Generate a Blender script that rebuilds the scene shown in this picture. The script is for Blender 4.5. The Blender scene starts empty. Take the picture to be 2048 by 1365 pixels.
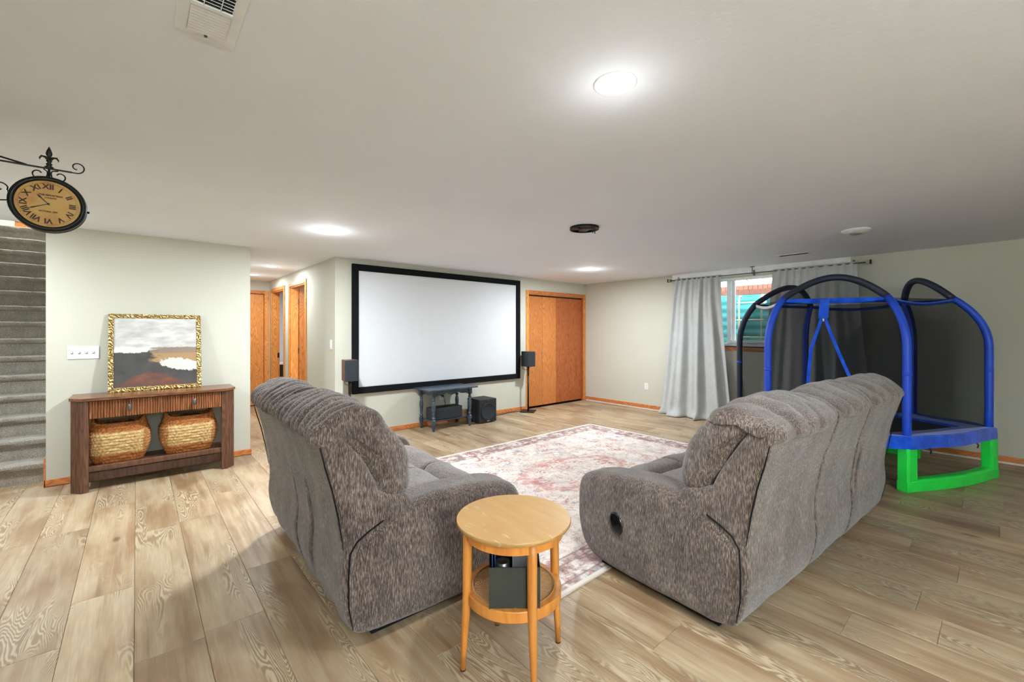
import bpy, bmesh, math, random
from mathutils import Vector, Matrix, noise
random.seed(7)
S = bpy.context.scene
COL = S.collection
R = math.radians
PI = math.pi

# ------------------------------------------------------------ camera, world, lights, exposure
cam_d = bpy.data.cameras.new('camera'); cam = bpy.data.objects.new('camera', cam_d); COL.objects.link(cam)
cam_d.sensor_fit = 'HORIZONTAL'; cam_d.sensor_width = 36.0; cam_d.lens = 36.0*861.5/2048
cam_d.shift_y = -(682.5-663.3)/2048 * -1 * -1
cam_d.clip_start = 0.05
cam.location = (0, 0, 1.365)
cam.rotation_euler = (R(90), 0, -R(41.057))
S.camera = cam

w = bpy.data.worlds.new('world'); S.world = w; w.use_nodes = True
bg = w.node_tree.nodes['Background']
bg.inputs[0].default_value = (0.86, 0.93, 1.0, 1); bg.inputs[1].default_value = 4.0

def area_light(name, loc, size, power, color=(0.86, 0.95, 1.0), sy=None, rot=(0, 0, 0), spread=180):
    d = bpy.data.lights.new(name, 'AREA'); d.shape = 'DISK' if sy is None else 'RECTANGLE'
    d.size = size
    if sy: d.size_y = sy
    d.energy = power; d.color = color; d.spread = R(spread)
    o = bpy.data.objects.new(name, d); COL.objects.link(o); o.location = loc; o.rotation_euler = rot
    return o
LAMPS = [(1.36, 0.97, 12), (1.34, 4.12, 42), (5.14, 4.12, 36), (1.455, 6.93, 9), (1.455, 8.16, 8),
         (1.36, -1.9, 7)]  # last entry is an added light, unseen behind the camera
for x, y, p in LAMPS:
    area_light('downlight_lamp', (x, y, 2.282), 0.15, p)
for x, y, p in LAMPS:            # added fill points that brighten the ceiling round each downlight
    d = bpy.data.lights.new('halo_fill', 'POINT'); d.energy = (p+10)*.025; d.color = (.95, .98, 1.0); d.shadow_soft_size = .05
    o = bpy.data.objects.new('halo_fill', d); COL.objects.link(o); o.location = (x, y, 2.14)
area_light('ceiling_fill', (-.25, -2.3, 1.80), 0.3, 230, (0.82, 0.93, 1.0), rot=(PI, 0, 0))  # added uplight out of view, brightens the ceiling
area_light('bedroom_fill', (3.2, 9.4, 2.25), 0.3, 14, (1, .97, .93))  # added unseen light so the far room is lit
area_light('office_fill', (2.75, 6.1, 2.25), 0.3, 16, (1, .96, .9))  # added unseen light for the open door leaf and its room
area_light('upstairs_fill', (-1.15, 8.6, 4.85), 0.9, 60, (0.86, 0.93, 1.0))  # added cool light, puts a daylight tone on the upper stairs
area_light('foyer_fill', (-1.25, 4.6, 2.28), 0.15, 24)  # added unseen light that brightens the stairs

S.view_settings.view_transform = 'Standard'; S.view_settings.look = 'None'
S.view_settings.gamma = 1.0; S.view_settings.use_curve_mapping = False
S.view_settings.exposure = 1.1
S.cycles.use_denoising = True
S.cycles.max_bounces = 10; S.cycles.diffuse_bounces = 6; S.cycles.transparent_max_bounces = 16
S.cycles.sample_clamp_indirect = 6.0
S.cycles.caustics_reflective = False; S.cycles.caustics_refractive = False

# ------------------------------------------------------------ helpers
def hexc(h, a=1.0):
    h = h.lstrip('#'); v = []
    for i in (0, 2, 4):
        c = int(h[i:i+2], 16)/255.0
        v.append(c/12.92 if c <= 0.04045 else ((c+0.055)/1.055)**2.4)
    return (*v, a)

def setp(o, label=None, cat=None, group=None, kind=None):
    if label: o['label'] = label
    if cat: o['category'] = cat
    if group: o['group'] = group
    if kind: o['kind'] = kind
    return o

def link(name, me, mat=None, parent=None, smooth=False):
    o = bpy.data.objects.new(name, me); COL.objects.link(o)
    if mat is not None and len(me.materials) == 0: me.materials.append(mat)
    if parent is not None: o.parent = parent
    if smooth:
        for p in me.polygons: p.use_smooth = True
    return o

def thing(name, label, cat, loc=(0, 0, 0), rz=0.0, group=None, kind=None):
    o = bpy.data.objects.new(name, None); COL.objects.link(o); o.empty_display_size = .1
    o.location = loc; o.rotation_euler = (0, 0, rz)
    return setp(o, label, cat, group, kind)

class MB:
    def __init__(s): s.v = []; s.f = []
    def add(s, vs, fs):
        b = len(s.v); s.v += [tuple(v) for v in vs]; s.f += [tuple(b+i for i in f) for f in fs]; return s
    def box(s, x0, x1, y0, y1, z0, z1):
        return s.add([(x0,y0,z0),(x1,y0,z0),(x1,y1,z0),(x0,y1,z0),(x0,y0,z1),(x1,y0,z1),(x1,y1,z1),(x0,y1,z1)],
              [(0,3,2,1),(4,5,6,7),(0,1,5,4),(1,2,6,5),(2,3,7,6),(3,0,4,7)])
    def prism(s, poly, z0, z1, axis='z'):
        n = len(poly)
        def P(a, b, c):
            return (a, b, c) if axis == 'z' else ((c, a, b) if axis == 'x' else (a, c, b))
        vs = [P(a, b, z0) for a, b in poly] + [P(a, b, z1) for a, b in poly]
        fs = [tuple(range(n))[::-1], tuple(range(n, 2*n))] + [(i, (i+1) % n, n+(i+1) % n, n+i) for i in range(n)]
        return s.add(vs, fs)
    def tube(s, path, r, seg=8, closed=False, cap=True, flat=1.0):
        path = [Vector(p) for p in path]; n = len(path)
        rr = r if isinstance(r, (list, tuple)) else [r]*n
        rings = []; up = None
        for i, p in enumerate(path):
            if closed: t = path[(i+1) % n]-path[i-1]
            else: t = path[min(i+1, n-1)]-path[max(i-1, 0)]
            t.normalize()
            if up is None:
                a = Vector((0, 0, 1)) if abs(t.z) < .9 else Vector((1, 0, 0)); up = (a - t*a.dot(t)).normalized()
            else:
                up = (up - t*up.dot(t))
                up = up.normalized() if up.length > 1e-6 else Vector((1, 0, 0))
            sd = t.cross(up)
            rings.append([p + (up*math.cos(2*PI*k/seg) + sd*math.sin(2*PI*k/seg)*flat)*rr[i] for k in range(seg)])
        vs = [v for rg in rings for v in rg]; fs = []
        for i in range(n if closed else n-1):
            j = (i+1) % n
            for k in range(seg):
                fs.append((i*seg+k, i*seg+(k+1) % seg, j*seg+(k+1) % seg, j*seg+k))
        if cap and not closed:
            fs.append(tuple(range(seg))[::-1]); fs.append(tuple((n-1)*seg+k for k in range(seg)))
        return s.add(vs, fs)
    def lathe(s, prof, seg=24, c=(0, 0, 0), axis='z', sx=1, sy=1):
        n = len(prof); vs = []
        for r, z in prof:
            for k in range(seg):
                a = 2*PI*k/seg; x, y = r*math.cos(a)*sx, r*math.sin(a)*sy
                v = (x, y, z) if axis == 'z' else ((z, x, y) if axis == 'x' else (x, z, -y))
                vs.append((v[0]+c[0], v[1]+c[1], v[2]+c[2]))
        fs = [(i*seg+k, i*seg+(k+1) % seg, (i+1)*seg+(k+1) % seg, (i+1)*seg+k) for i in range(n-1) for k in range(seg)]
        fs.append(tuple(range(seg))[::-1]); fs.append(tuple((n-1)*seg+k for k in range(seg)))
        return s.add(vs, fs)
    def xf(s, m):
        s.v = [tuple(m @ Vector(v)) for v in s.v]; return s
    def build(s, name, mat, parent=None, smooth=False, bevel=0, auto=False):
        me = bpy.data.meshes.new(name); me.from_pydata(s.v, [], s.f)
        bm = bmesh.new(); bm.from_mesh(me); bmesh.ops.recalc_face_normals(bm, faces=bm.faces)
        if auto:
            for e in bm.edges:
                if len(e.link_faces) == 2 and e.calc_face_angle(0) > R(38): e.smooth = False
        bm.to_mesh(me); bm.free()
        me.materials.append(mat)
        if smooth or auto:
            for p in me.polygons: p.use_smooth = True
        o = link(name, me, None, parent)
        if bevel:
            b = o.modifiers.new('bevel', 'BEVEL'); b.width = bevel; b.segments = 2; b.limit_method = 'ANGLE'; b.angle_limit = R(40)
        return o

def boxo(name, b, mat, parent=None, bevel=0): return MB().box(*b).build(name, mat, parent, bevel=bevel)

def struct(o, label=None):
    o['kind'] = 'structure'
    if label: o['label'] = label
    return o

def copy_tree(o, parent=None):
    c = o.copy(); COL.objects.link(c)
    c.parent = parent
    for ch in list(o.children): copy_tree(ch, c)
    return c

# ------------------------------------------------------------ materials
class N:
    """tiny node-graph helper"""
    def __init__(s, name):
        s.m = bpy.data.materials.new(name); s.m.use_nodes = True; s.t = s.m.node_tree
        s.b = s.t.nodes['Principled BSDF']; s.out = s.t.nodes['Material Output']
    def n(s, typ, **kw):
        nd = s.t.nodes.new(typ)
        for k, v in kw.items():
            if k == 'inp':
                for kk, vv in v.items():
                    if hasattr(vv, 'links') or isinstance(vv, bpy.types.NodeSocket): s.t.links.new(vv, nd.inputs[kk])
                    else: nd.inputs[kk].default_value = vv
            else: setattr(nd, k, v)
        return nd
    def lk(s, a, b): s.t.links.new(a, b)
    def coord(s, which='Object', scale=(1, 1, 1), rot=(0, 0, 0), rnd=0.0):
        tc = s.n('ShaderNodeTexCoord').outputs[which]
        if rnd:
            oi = s.n('ShaderNodeObjectInfo').outputs['Random']
            mul = s.n('ShaderNodeVectorMath', operation='SCALE', inp={0: (rnd, rnd*1.7, rnd*.6), 'Scale': oi}).outputs[0]
            tc = s.n('ShaderNodeVectorMath', operation='ADD', inp={0: tc, 1: mul}).outputs[0]
        return s.n('ShaderNodeMapping', inp={'Vector': tc, 'Scale': scale, 'Rotation': rot}).outputs[0]
    def noise(s, vec, scale, detail=3, rough=.5, dist=0, out=0):
        return s.n('ShaderNodeTexNoise', inp={'Vector': vec, 'Scale': scale, 'Detail': detail, 'Roughness': rough, 'Distortion': dist}).outputs[out]
    def ramp(s, fac, stops, interp='LINEAR'):
        r = s.n('ShaderNodeValToRGB', inp={'Fac': fac}); cr = r.color_ramp; cr.interpolation = interp
        while len(cr.elements) < len(stops): cr.elements.new(.5)
        for e, (p, c) in zip(cr.elements, stops):
            e.position = p; e.color = hexc(c) if isinstance(c, str) else ((c, c, c, 1) if not isinstance(c, tuple) else c)
        return r.outputs[0]
    def mix(s, fac, a, b, mode='MIX'):
        nd = s.n('ShaderNodeMix', data_type='RGBA', blend_type=mode)
        for k, v in ((0, fac), (6, a), (7, b)):
            if isinstance(v, bpy.types.NodeSocket): s.lk(v, nd.inputs[k])
            else: nd.inputs[k].default_value = hexc(v) if isinstance(v, str) else v
        return nd.outputs[2]
    def math(s, op, a, b=0.0, c=None):
        nd = s.n('ShaderNodeMath', operation=op)
        for k, v in ((0, a), (1, b), (2, c)):
            if v is None: continue
            if isinstance(v, bpy.types.NodeSocket): s.lk(v, nd.inputs[k])
            else: nd.inputs[k].default_value = v
        return nd.outputs[0]
    def step(s, v, lo, hi):
        return s.n('ShaderNodeMapRange', interpolation_type='SMOOTHSTEP', inp={'Value': v, 'From Min': lo, 'From Max': hi}).outputs[0]
    def bump(s, h, strength=.3, dist=.01):
        b = s.n('ShaderNodeBump', inp={'Height': h, 'Strength': strength, 'Distance': dist}); s.lk(b.outputs[0], s.b.inputs['Normal'])
    def fin(s, color=None, rough=.5, metal=0, spec=.5):
        if color is not None:
            if isinstance(color, bpy.types.NodeSocket): s.lk(color, s.b.inputs['Base Color'])
            else: s.b.inputs['Base Color'].default_value = hexc(color) if isinstance(color, str) else color
        if isinstance(rough, bpy.types.NodeSocket): s.lk(rough, s.b.inputs['Roughness'])
        else: s.b.inputs['Roughness'].default_value = rough
        s.b.inputs['Metallic'].default_value = metal
        s.b.inputs['Specular IOR Level'].default_value = spec
        return s.m

def plain(name, c, rough=.5, metal=0, spec=.5, var=.06, scale=8, bump=0, bscale=60):
    g = N(name); v = g.coord()
    nz = g.noise(v, scale, 3)
    base = hexc(c) if isinstance(c, str) else c
    lo = tuple(x*(1-var) for x in base[:3])+(1,); hi = tuple(min(1, x*(1+var)) for x in base[:3])+(1,)
    col = g.ramp(nz, [(.3, lo), (.7, hi)])
    if bump: g.bump(g.noise(v, bscale, 3), bump, .004)
    return g.fin(col, rough, metal, spec)

def emit(name, c, st):
    g = N(name); e = g.n('ShaderNodeEmission', inp={'Color': hexc(c), 'Strength': st}); g.lk(e.outputs[0], g.out.inputs[0]); return g.m

M = {}
def wall_mat(name, c, sc=90, b=.12):
    g = N(name); v = g.coord('Object')
    n1 = g.noise(v, 1.3, 3); n2 = g.noise(v, sc, 4, .6)
    base = hexc(c); lo = tuple(x*.97 for x in base[:3])+(1,)
    g.bump(n2, b, .003)
    return g.fin(g.ramp(n1, [(.35, lo), (.65, base)]), .75, 0, .25)
M['wall'] = wall_mat('painted_wall', '#c5c3b6')
M['wall_white'] = wall_mat('white_wall', '#e9e9e4')
M['ceiling'] = wall_mat('textured_ceiling', '#e8ecf3', 45, .35)
M['room_grey'] = wall_mat('grey_wall', '#c9ccd2')
M['white'] = plain('white_plastic', '#e6e8ea', .35)
M['vinyl'] = plain('white_vinyl', '#f2f3f3', .35)
M['black'] = plain('black_satin', '#161718', .45)
M['blackvel'] = plain('black_velvet', '#0d0e11', .9, var=.15, scale=300, spec=.2)
M['dark_metal'] = plain('dark_metal', '#23231f', .45, .6)
M['iron'] = plain('black_iron', '#171714', .42, .5)
M['chrome'] = plain('chrome', '#c8c8c6', .2, 1)
M['pewter'] = plain('pewter', '#6a6c70', .35, .9, var=.2, scale=60)
M['brass'] = plain('brass', '#b08d4a', .35, 1)
M['screen'] = plain('projection_fabric', '#d3d4d8', .85, var=.01, spec=.1)
M['green'] = plain('green_plastic', '#20dc4c', .42)
M['jump'] = plain('jumping_fabric', '#1b1f20', .8, bump=.2, bscale=400)
M['grille'] = plain('speaker_cloth', '#20252b', .85, bump=.4, bscale=500)
M['spk'] = plain('speaker_vinyl', '#1d2023', .5)
M['tote'] = plain('grey_black_board', '#25271f', .6)
M['totein'] = plain('navy_lining', '#0b0f1c', .4)
M['subfloor'] = plain('dark_joint', '#5d4b39', .9)
M['tan_matte'] = plain('tan_matte', '#b99668', .8)
M['brickred'] = plain('brick', '#a8705c', .85, var=.2, bump=.5)
M['brickred2'] = plain('brick_dark', '#8c5a48', .85, var=.25, bump=.5)
M['soil'] = plain('soil', '#8d8577', .95)
M['cream'] = plain('cream_enamel', '#efe6c6', .4)
M['lens'] = emit('lamp_lens', '#fff6ea', 14)
M['navycloth'] = plain('dark_teal_cloth', '#1e2c33', .9, var=.3, scale=14)

def teal():
    g = N('teal_well'); v = g.coord()
    return g.fin(g.ramp(g.noise(v, 3, 3), [(.3, '#2f8f93'), (.7, '#49b3ae')]), .5)
M['teal'] = teal()

def grain(name, dark, mid, light, scale=(9, 9, 1.1), rings=26, rough=.42, rnd=5.0, fine=.35, spec=.5, stripe=0):
    """oak: contour lines of a stretched noise make cathedral figure"""
    g = N(name); v = g.coord('Object', scale, rnd=rnd)
    n1 = g.noise(v, 1.0, 1.5, .45, .3)
    ring = g.math('FRACT', g.math('MULTIPLY', n1, rings))
    ring = g.math('ABSOLUTE', g.math('SUBTRACT', ring, .5))
    fn = g.noise(g.coord('Object', tuple(s*7 if s > 3 else s*2 for s in scale), rnd=rnd), 3.0, 4, .65)
    f = g.math('ADD', g.math('MULTIPLY', ring, 1.1), g.math('MULTIPLY', fn, fine*2))
    col = g.ramp(f, [(.25, dark), (.5, mid), (.85, light)])
    oi = g.n('ShaderNodeObjectInfo').outputs['Random']
    hs = g.n('ShaderNodeHueSaturation', inp={'Value': g.n('ShaderNodeMapRange', inp={'Value': oi, 'To Min': .9, 'To Max': 1.1}).outputs[0], 'Color': col})
    g.bump(f, .08, .002)
    return g.fin(hs.outputs[0], rough, 0, spec)
M['oak'] = grain('orange_oak', '#a85e22', '#cc8038', '#e09a50')
M['oak_h'] = grain('orange_oak_trim', '#9c5522', '#bd6e35', '#cf8248', scale=(2, 2, 9), rings=14)
M['oak_red'] = grain('red_oak', '#7d3d1c', '#a45526', '#b46836', rings=22)
M['oak_lite'] = grain('light_oak', '#9c5727', '#ba6f35', '#c88045', rings=24)
M['beech'] = grain('honey_beech', '#b06a28', '#c47c34', '#cc883e', scale=(12, 12, 1.5), rings=5, rough=.38, rnd=2)
M['walnut'] = grain('dark_walnut', '#3a2318', '#55341f', '#6b4630', scale=(16, 16, 2), rings=9, rough=.4, rnd=3)
M['walnut2'] = grain('ribbed_walnut', '#4a2a18', '#7a4528', '#96603a', scale=(60, 60, 3), rings=4, rough=.4, rnd=3)
M['walnut_x'] = grain('dark_walnut_top', '#4a2a18', '#6b4023', '#805030', scale=(2, 16, 16), rings=7, rough=.25, rnd=3)

def table_top():
    g = N('worn_honey_top'); v = g.coord('Object', (30, 3, 3), (0, 0, R(-35)))
    n1 = g.noise(v, 1.5, 3); worn = g.noise(g.coord('Object', (22, 3.2, 1), (0, 0, R(-28))), 3.2, 4, .6)
    base = g.ramp(n1, [(.3, '#a67e4b'), (.7, '#af8954')])
    patch = g.noise(g.coord('Object'), 7, 2)
    w_ = g.math('MULTIPLY', g.step(worn, .58, .66), g.step(patch, .48, .6))
    c = g.mix(g.math('MULTIPLY', w_, .6), base, '#c2ad88')
    return g.fin(c, .42)
M['ttop'] = table_top()

def plank_mat():
    g = N('limed_oak_plank')
    v = g.coord('Object', (7.5, 1.25, 1), rnd=9.0)
    n1 = g.noise(v, 1.0, 2.2, .45, .5)
    n1b = g.noise(g.coord('Object', (60, 3, 1), rnd=4.0), 1.5, 3, .6)
    val = g.math('ADD', g.math('MULTIPLY', n1, 34), g.math('MULTIPLY', n1b, 1.2))
    ring = g.math('ABSOLUTE', g.math('SUBTRACT', g.math('FRACT', val), .5))
    ring = g.step(ring, .12, .42)
    mask = g.step(g.noise(g.coord('Object', (5, 1.1, 1), rnd=6.0), 1.1, 2), .5, .62)
    blot = g.noise(g.coord('Object', (4, 1.2, 1), rnd=7.0), 1.3, 3, .55)
    base = g.ramp(blot, [(.28, '#7f6345'), (.43, '#9b7e5f'), (.58, '#b0997a'), (.78, '#bfae92')])
    streak = g.noise(g.coord('Object', (17, .8, 1), rnd=8.0), 1.0, 4, .62)
    base = g.mix(g.math('MULTIPLY', g.step(streak, .54, .68), .55), base, '#6f543b')
    base = g.mix(g.math('MULTIPLY', g.step(streak, .50, .36), .3), base, '#c9bba2')
    fine = g.noise(g.coord('Object', (160, 5, 1), rnd=3.0), 1.0, 4, .7)
    base = g.mix(g.step(fine, .35, .7), g.mix(.28, base, '#7d6754'), base)
    fig = g.mix(ring, '#846b50', '#bfae92')
    col = g.mix(g.math('MULTIPLY', mask, .74), base, fig)
    knot = g.n('ShaderNodeTexVoronoi', inp={'Vector': g.coord('Object', (2.2, 1.0, 1), rnd=5.0), 'Scale': 1.0}).outputs['Distance']
    col = g.mix(g.math('MULTIPLY', g.math('SUBTRACT', 1.0, g.step(knot, .02, .07)), .7), col, '#4f3f30')
    oi = g.n('ShaderNodeObjectInfo').outputs['Random']
    hs = g.n('ShaderNodeHueSaturation', inp={'Value': g.n('ShaderNodeMapRange', inp={'Value': oi, 'To Min': .86, 'To Max': 1.1}).outputs[0], 'Color': col})
    g.bump(g.math('ADD', ring, fine), .08, .001)
    return g.fin(hs.outputs[0], .42, 0, .4)
M['plank'] = plank_mat()

def fabric(name, c1, c2, c3, sc=(150, 150, 26), b=.7, world=True, dist=.006):
    g = N(name); v = g.coord('Object', sc)
    n1 = g.noise(v, 1.0, 3, .65); n2 = g.noise(g.coord('Object'), 5, 3)
    n3 = g.noise(g.coord('Object'), 13, 3)
    f = g.math('ADD', g.math('ADD', g.math('MULTIPLY', n1, .8), g.math('MULTIPLY', n2, .14)), g.math('MULTIPLY', n3, .14))
    col = g.ramp(f, [(.38, c1), (.53, c2), (.70, c3)])
    g.bump(n1, b, dist)
    m = g.fin(col, .9, 0, .15)
    g.b.inputs['Sheen Weight'].default_value = .35; g.b.inputs['Sheen Roughness'].default_value = .5
    return m
M['chenille'] = fabric('taupe_chenille', '#1d1613', '#50423b', '#98877c', (190, 270, 36))
M['chenille_flat'] = fabric('taupe_chenille_seat', '#4f4642', '#70655f', '#8e827b', (120, 60, 120), .4)
M['linen'] = fabric('grey_linen', '#a3a4a4', '#b6b7b6', '#c4c5c3', (260, 260, 40), .25, dist=.002)
M['carpet'] = fabric('taupe_carpet', '#6a6359', '#a69d92', '#d2cabd', (170, 170, 170), .9, dist=.012)
M['foam'] = plain('blue_foam_sleeve', '#1448c8', .5, var=.08)
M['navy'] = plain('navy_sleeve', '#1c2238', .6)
M['pad'] = fabric('blue_vinyl_pad', '#0e42bc', '#1450d4', '#2264e6', (9, 9, 9), .3, dist=.02)

def net_mat(name, opac, c='#1b1e20'):
    g = N(name); d = g.n('ShaderNodeBsdfDiffuse', inp={'Color': hexc(c)}); t = g.n('ShaderNodeBsdfTransparent')
    ml = g.n('ShaderNodeMixShader', inp={0: opac, 1: t.outputs[0], 2: d.outputs[0]}); g.lk(ml.outputs[0], g.out.inputs[0]); return g.m
M['net'] = net_mat('black_net', .54)
def glass():
    g = N('window_glass'); t = g.n('ShaderNodeBsdfTransparent'); gl = g.n('ShaderNodeBsdfGlossy', inp={'Roughness': .02})
    ml = g.n('ShaderNodeMixShader', inp={0: .06, 1: t.outputs[0], 2: gl.outputs[0]}); g.lk(ml.outputs[0], g.out.inputs[0]); return g.m
M['glass'] = glass()

# ------------------------------------------------------------ room
H = 2.30; WY = 5.52; RX = 6.75; HX = 1.87; HL = 0.95; HE = 9.05
X0 = -0.60; FX = -1.70; YB = -3.0

fl = struct(boxo('floor', (-2.0, 7.0, YB-.2, 11.2, -.12, -.014), M['subfloor']), 'wide limed oak plank floor running towards the screen wall')
def plank_mesh(wd, ln):
    g = .0006; t = .0014; a, b = wd/2-g, ln/2-g
    m = MB(); m.add([(-a,-b,-.013),(a,-b,-.013),(a,b,-.013),(-a,b,-.013),(-a,-b,-t),(a,-b,-t),(a,b,-t),(-a,b,-t),
           (-a+t,-b+t,0),(a-t,-b+t,0),(a-t,b-t,0),(-a+t,b-t,0)],
          [(0,1,5,4),(1,2,6,5),(2,3,7,6),(3,0,4,7),(4,5,9,8),(5,6,10,9),(6,7,11,10),(7,4,8,11),(8,9,10,11)])
    me = bpy.data.meshes.new('plank'); me.from_pydata(m.v, [], m.f); me.materials.append(M['plank']); return me
PW = .24; PL = 1.5; cache = {}
def planks(x0, x1, y0, y1, seed):
    rnd = random.Random(seed)
    i0 = math.floor((x0+.009)/PW); i1 = math.ceil((x1+.009)/PW)
    for i in range(i0, i1):
        a = max(-.009+i*PW, x0); b = min(-.009+(i+1)*PW, x1)
        if b-a < .01: continue
        y = y0 - rnd.random()*PL*.9
        while y < y1:
            c, d = max(y, y0), min(y+PL, y1)
            if d-c > .02:
                key = (round(b-a, 3), round(d-c, 3))
                if key not in cache: cache[key] = plank_mesh(b-a, d-c)
                o = bpy.data.objects.new('plank', cache[key]); COL.objects.link(o); o.parent = fl
                o.location = ((a+b)/2, (c+d)/2, 0)
            y += PL
planks(FX, RX, -.3, WY, 3)
planks(HL, HX, WY, HE, 5)
planks(FX, X0, WY, WY+.3, 8)
bk = MB(); rr = random.Random(9)
for i in range(-8, 29):
    y = YB - rr.random()*PL
    while y < -.3:
        c, d = max(y, YB), min(y+PL, -.3)
        if d-c > .02: bk.box(-.009+i*PW+.0012, -.009+(i+1)*PW-.0012, c+.0012, d-.0012, -.013, 0)
        y += PL
for i in range(8, 20):
    bk.box(HX+.12+(i-8)*PW+.0012, HX+.12+(i-7)*PW-.0012, WY+.12, 11, -.013, 0)
setp(bk.build('plank_field', M['plank'], fl), kind='stuff')

# ceiling: leaves the stairwell open (x < X0, y > WY)
cb = MB(); cb.box(FX-.2, RX+.2, YB-.2, WY, H, H+.3); cb.box(X0, RX+.2, WY, 11.2, H, H+.3)
ceil = struct(cb.build('ceiling', M['ceiling']), 'pale grey textured plaster ceiling')

def wallbox(name, boxes, mat=None, label=None):
    m = MB()
    for b in boxes: m.box(*b)
    return struct(m.build(name, mat or M['wall']), label)
# screen/console wall line: y = WY .. WY+.12
CDX0, CDX1, CDZ = 5.19, 6.68, 2.03     # closet opening
wallbox('wall_back', [(X0, HL, WY, WY+.12, 0, H), (HX+.12, CDX0, WY, WY+.12, 0, H), (CDX0, CDX1, WY, WY+.12, CDZ, H), (CDX1, RX, WY, WY+.12, 0, H)],
        label='cream painted wall behind the console and the projection screen')
# hallway walls
D1 = (6.76, 7.60); D2 = (7.98, 8.84); DZ = 2.08
wallbox('wall_hallway_right', [(HX, HX+.12, WY, D1[0], 0, H), (HX, HX+.12, D1[1], D2[0], 0, H), (HX, HX+.12, D2[1], HE+.12, 0, H),
        (HX, HX+.12, D1[0], D1[1], DZ, H), (HX, HX+.12, D2[0], D2[1], DZ, H)])
wallbox('wall_hallway_left', [(HL-.12, HL, WY+.12, HE+.12, 0, H)])
D3 = (1.02, 1.80)
wallbox('wall_hallway_end', [(HL, D3[0], HE, HE+.12, 0, H), (D3[1], HX, HE, HE+.12, 0, H), (D3[0], D3[1], HE, HE+.12, DZ-.02, H)])
# rooms behind
wallbox('wall_bedroom', [(HX+.12, 4.6, 10.6, 10.7, 0, H), (4.6, 4.7, WY+.12, 10.7, 0, H), (HX+.12, 4.6, 7.72, 7.82, 0, H), (HX, HX+.12, HE+.12, 10.7, 0, H), (-.6, HX, 9.6, 9.7, 0, H)], M['room_grey'])
wallbox('wall_closet', [(CDX0-.3, RX, 6.25, 6.35, 0, H), (CDX0-.3, CDX0-.2, WY+.12, 6.25, 0, H)], M['wall'])
# window wall
WN = (2.02, 3.36, 1.14, 2.175)
wallbox('wall_right', [(RX, RX+.25, YB, WN[0], 0, H), (RX, RX+.25, WN[1], 6.3, 0, H), (RX, RX+.25, WN[0], WN[1], 0, WN[2]), (RX, RX+.25, WN[0], WN[1], WN[3], H)],
        label='cream painted wall with the egress window')
wallbox('wall_left', [(-.92, -.72, YB, 3.25, 0, H)])
wallbox('wall_front', [(FX, RX, YB-.15, YB, 0, H)])
wallbox('wall_stair', [(X0-.0, X0+.1, WY+.12, 10.2, 0, 5.0), (FX-.1, FX, YB, 10.2, 0, 5.0), (FX, X0, 10.2, 10.3, 2.7, 5.0), (X0, X0+.1, WY, WY+.12, H+.3, 5.0), (FX, X0+.1, WY-.1, WY, H+.3, 5.0)], M['wall'])
wallbox('ceiling_stairwell', [(FX-.1, X0+.1, WY-.1, 10.3, 5.0, 5.1)], M['ceiling'])

# baseboards (bottom edge stands a little off the floor, pale gap below)
def base(name, x0, x1, y0, y1, z0=.004, z1=.062): return struct(boxo(name, (x0, x1, y0, y1, z0, z1), M['oak_h'], bevel=.003), 'orange oak baseboard')
base('baseboard_back', X0-.012, HL+.012, WY-.014, WY)
base('baseboard_stair_end', X0-.014, X0, WY-.014, WY+.1)
base('baseboard_stair_side', X0-.014, X0, WY-.0, WY+.14, .062, .25)
base('baseboard_screen', HX, CDX0-.06, WY-.014, WY)
base('baseboard_right', RX-.014, RX, YB, WY-.02, .022, .078)
base('baseboard_hallway_right', HX-.012, HX, WY, D1[0]-.06)
base('baseboard_hallway_left', HL, HL+.012, WY, HE)
base('baseboard_left', -.72, -.706, YB, 3.25)
struct(boxo('trim_1', (RX-.004, RX, YB, WY-.02, .0, .022), M['vinyl']), 'thin white strip under the orange baseboard')
struct(boxo('daylight_strip', (RX-.012, RX, 1.28, 3.66, 2.2, H), M['vinyl']), 'white strip painting daylight on the wall above the curtain rod')  # white strip stands in for daylight spilling over the curtain

# faint ceiling drywall ridges
for i, (a, b) in enumerate([((-.12, 2.0), (.72, 2.95)), ((2.0, 1.92), (3.2, 2.35))]):
    pass

# ------------------------------------------------------------ doors
def casing(parent, axis, c0, c1, zt, pos, face, wd=.058, th=.016):
    """casing around an opening; axis 'x': opening spans x, face at y=pos looking toward -face"""
    m = MB()
    f0, f1 = (pos-th, pos) if face < 0 else (pos, pos+th)
    for a, b, z0, z1 in ((c0-wd, c0, 0, zt+wd), (c1, c1+wd, 0, zt+wd), (c0, c1, zt, zt+wd)):
        if axis == 'x': o = boxo('casing', (a, b, f0, f1, z0, z1), M['oak'] if z0 == 0 else M['oak_h'], parent, bevel=.003)
        else: o = boxo('casing', (f0, f1, a, b, z0, z1), M['oak'] if z0 == 0 else M['oak_h'], parent, bevel=.003)

def knob(parent, loc, ax, mat, r=.018):
    m = MB().lathe([(.006, 0), (.006, .02), (r, .026), (r, .036), (r*.6, .042)], 14, axis=ax)
    o = m.build('knob', mat, parent, smooth=True); o.location = loc; return o

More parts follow.
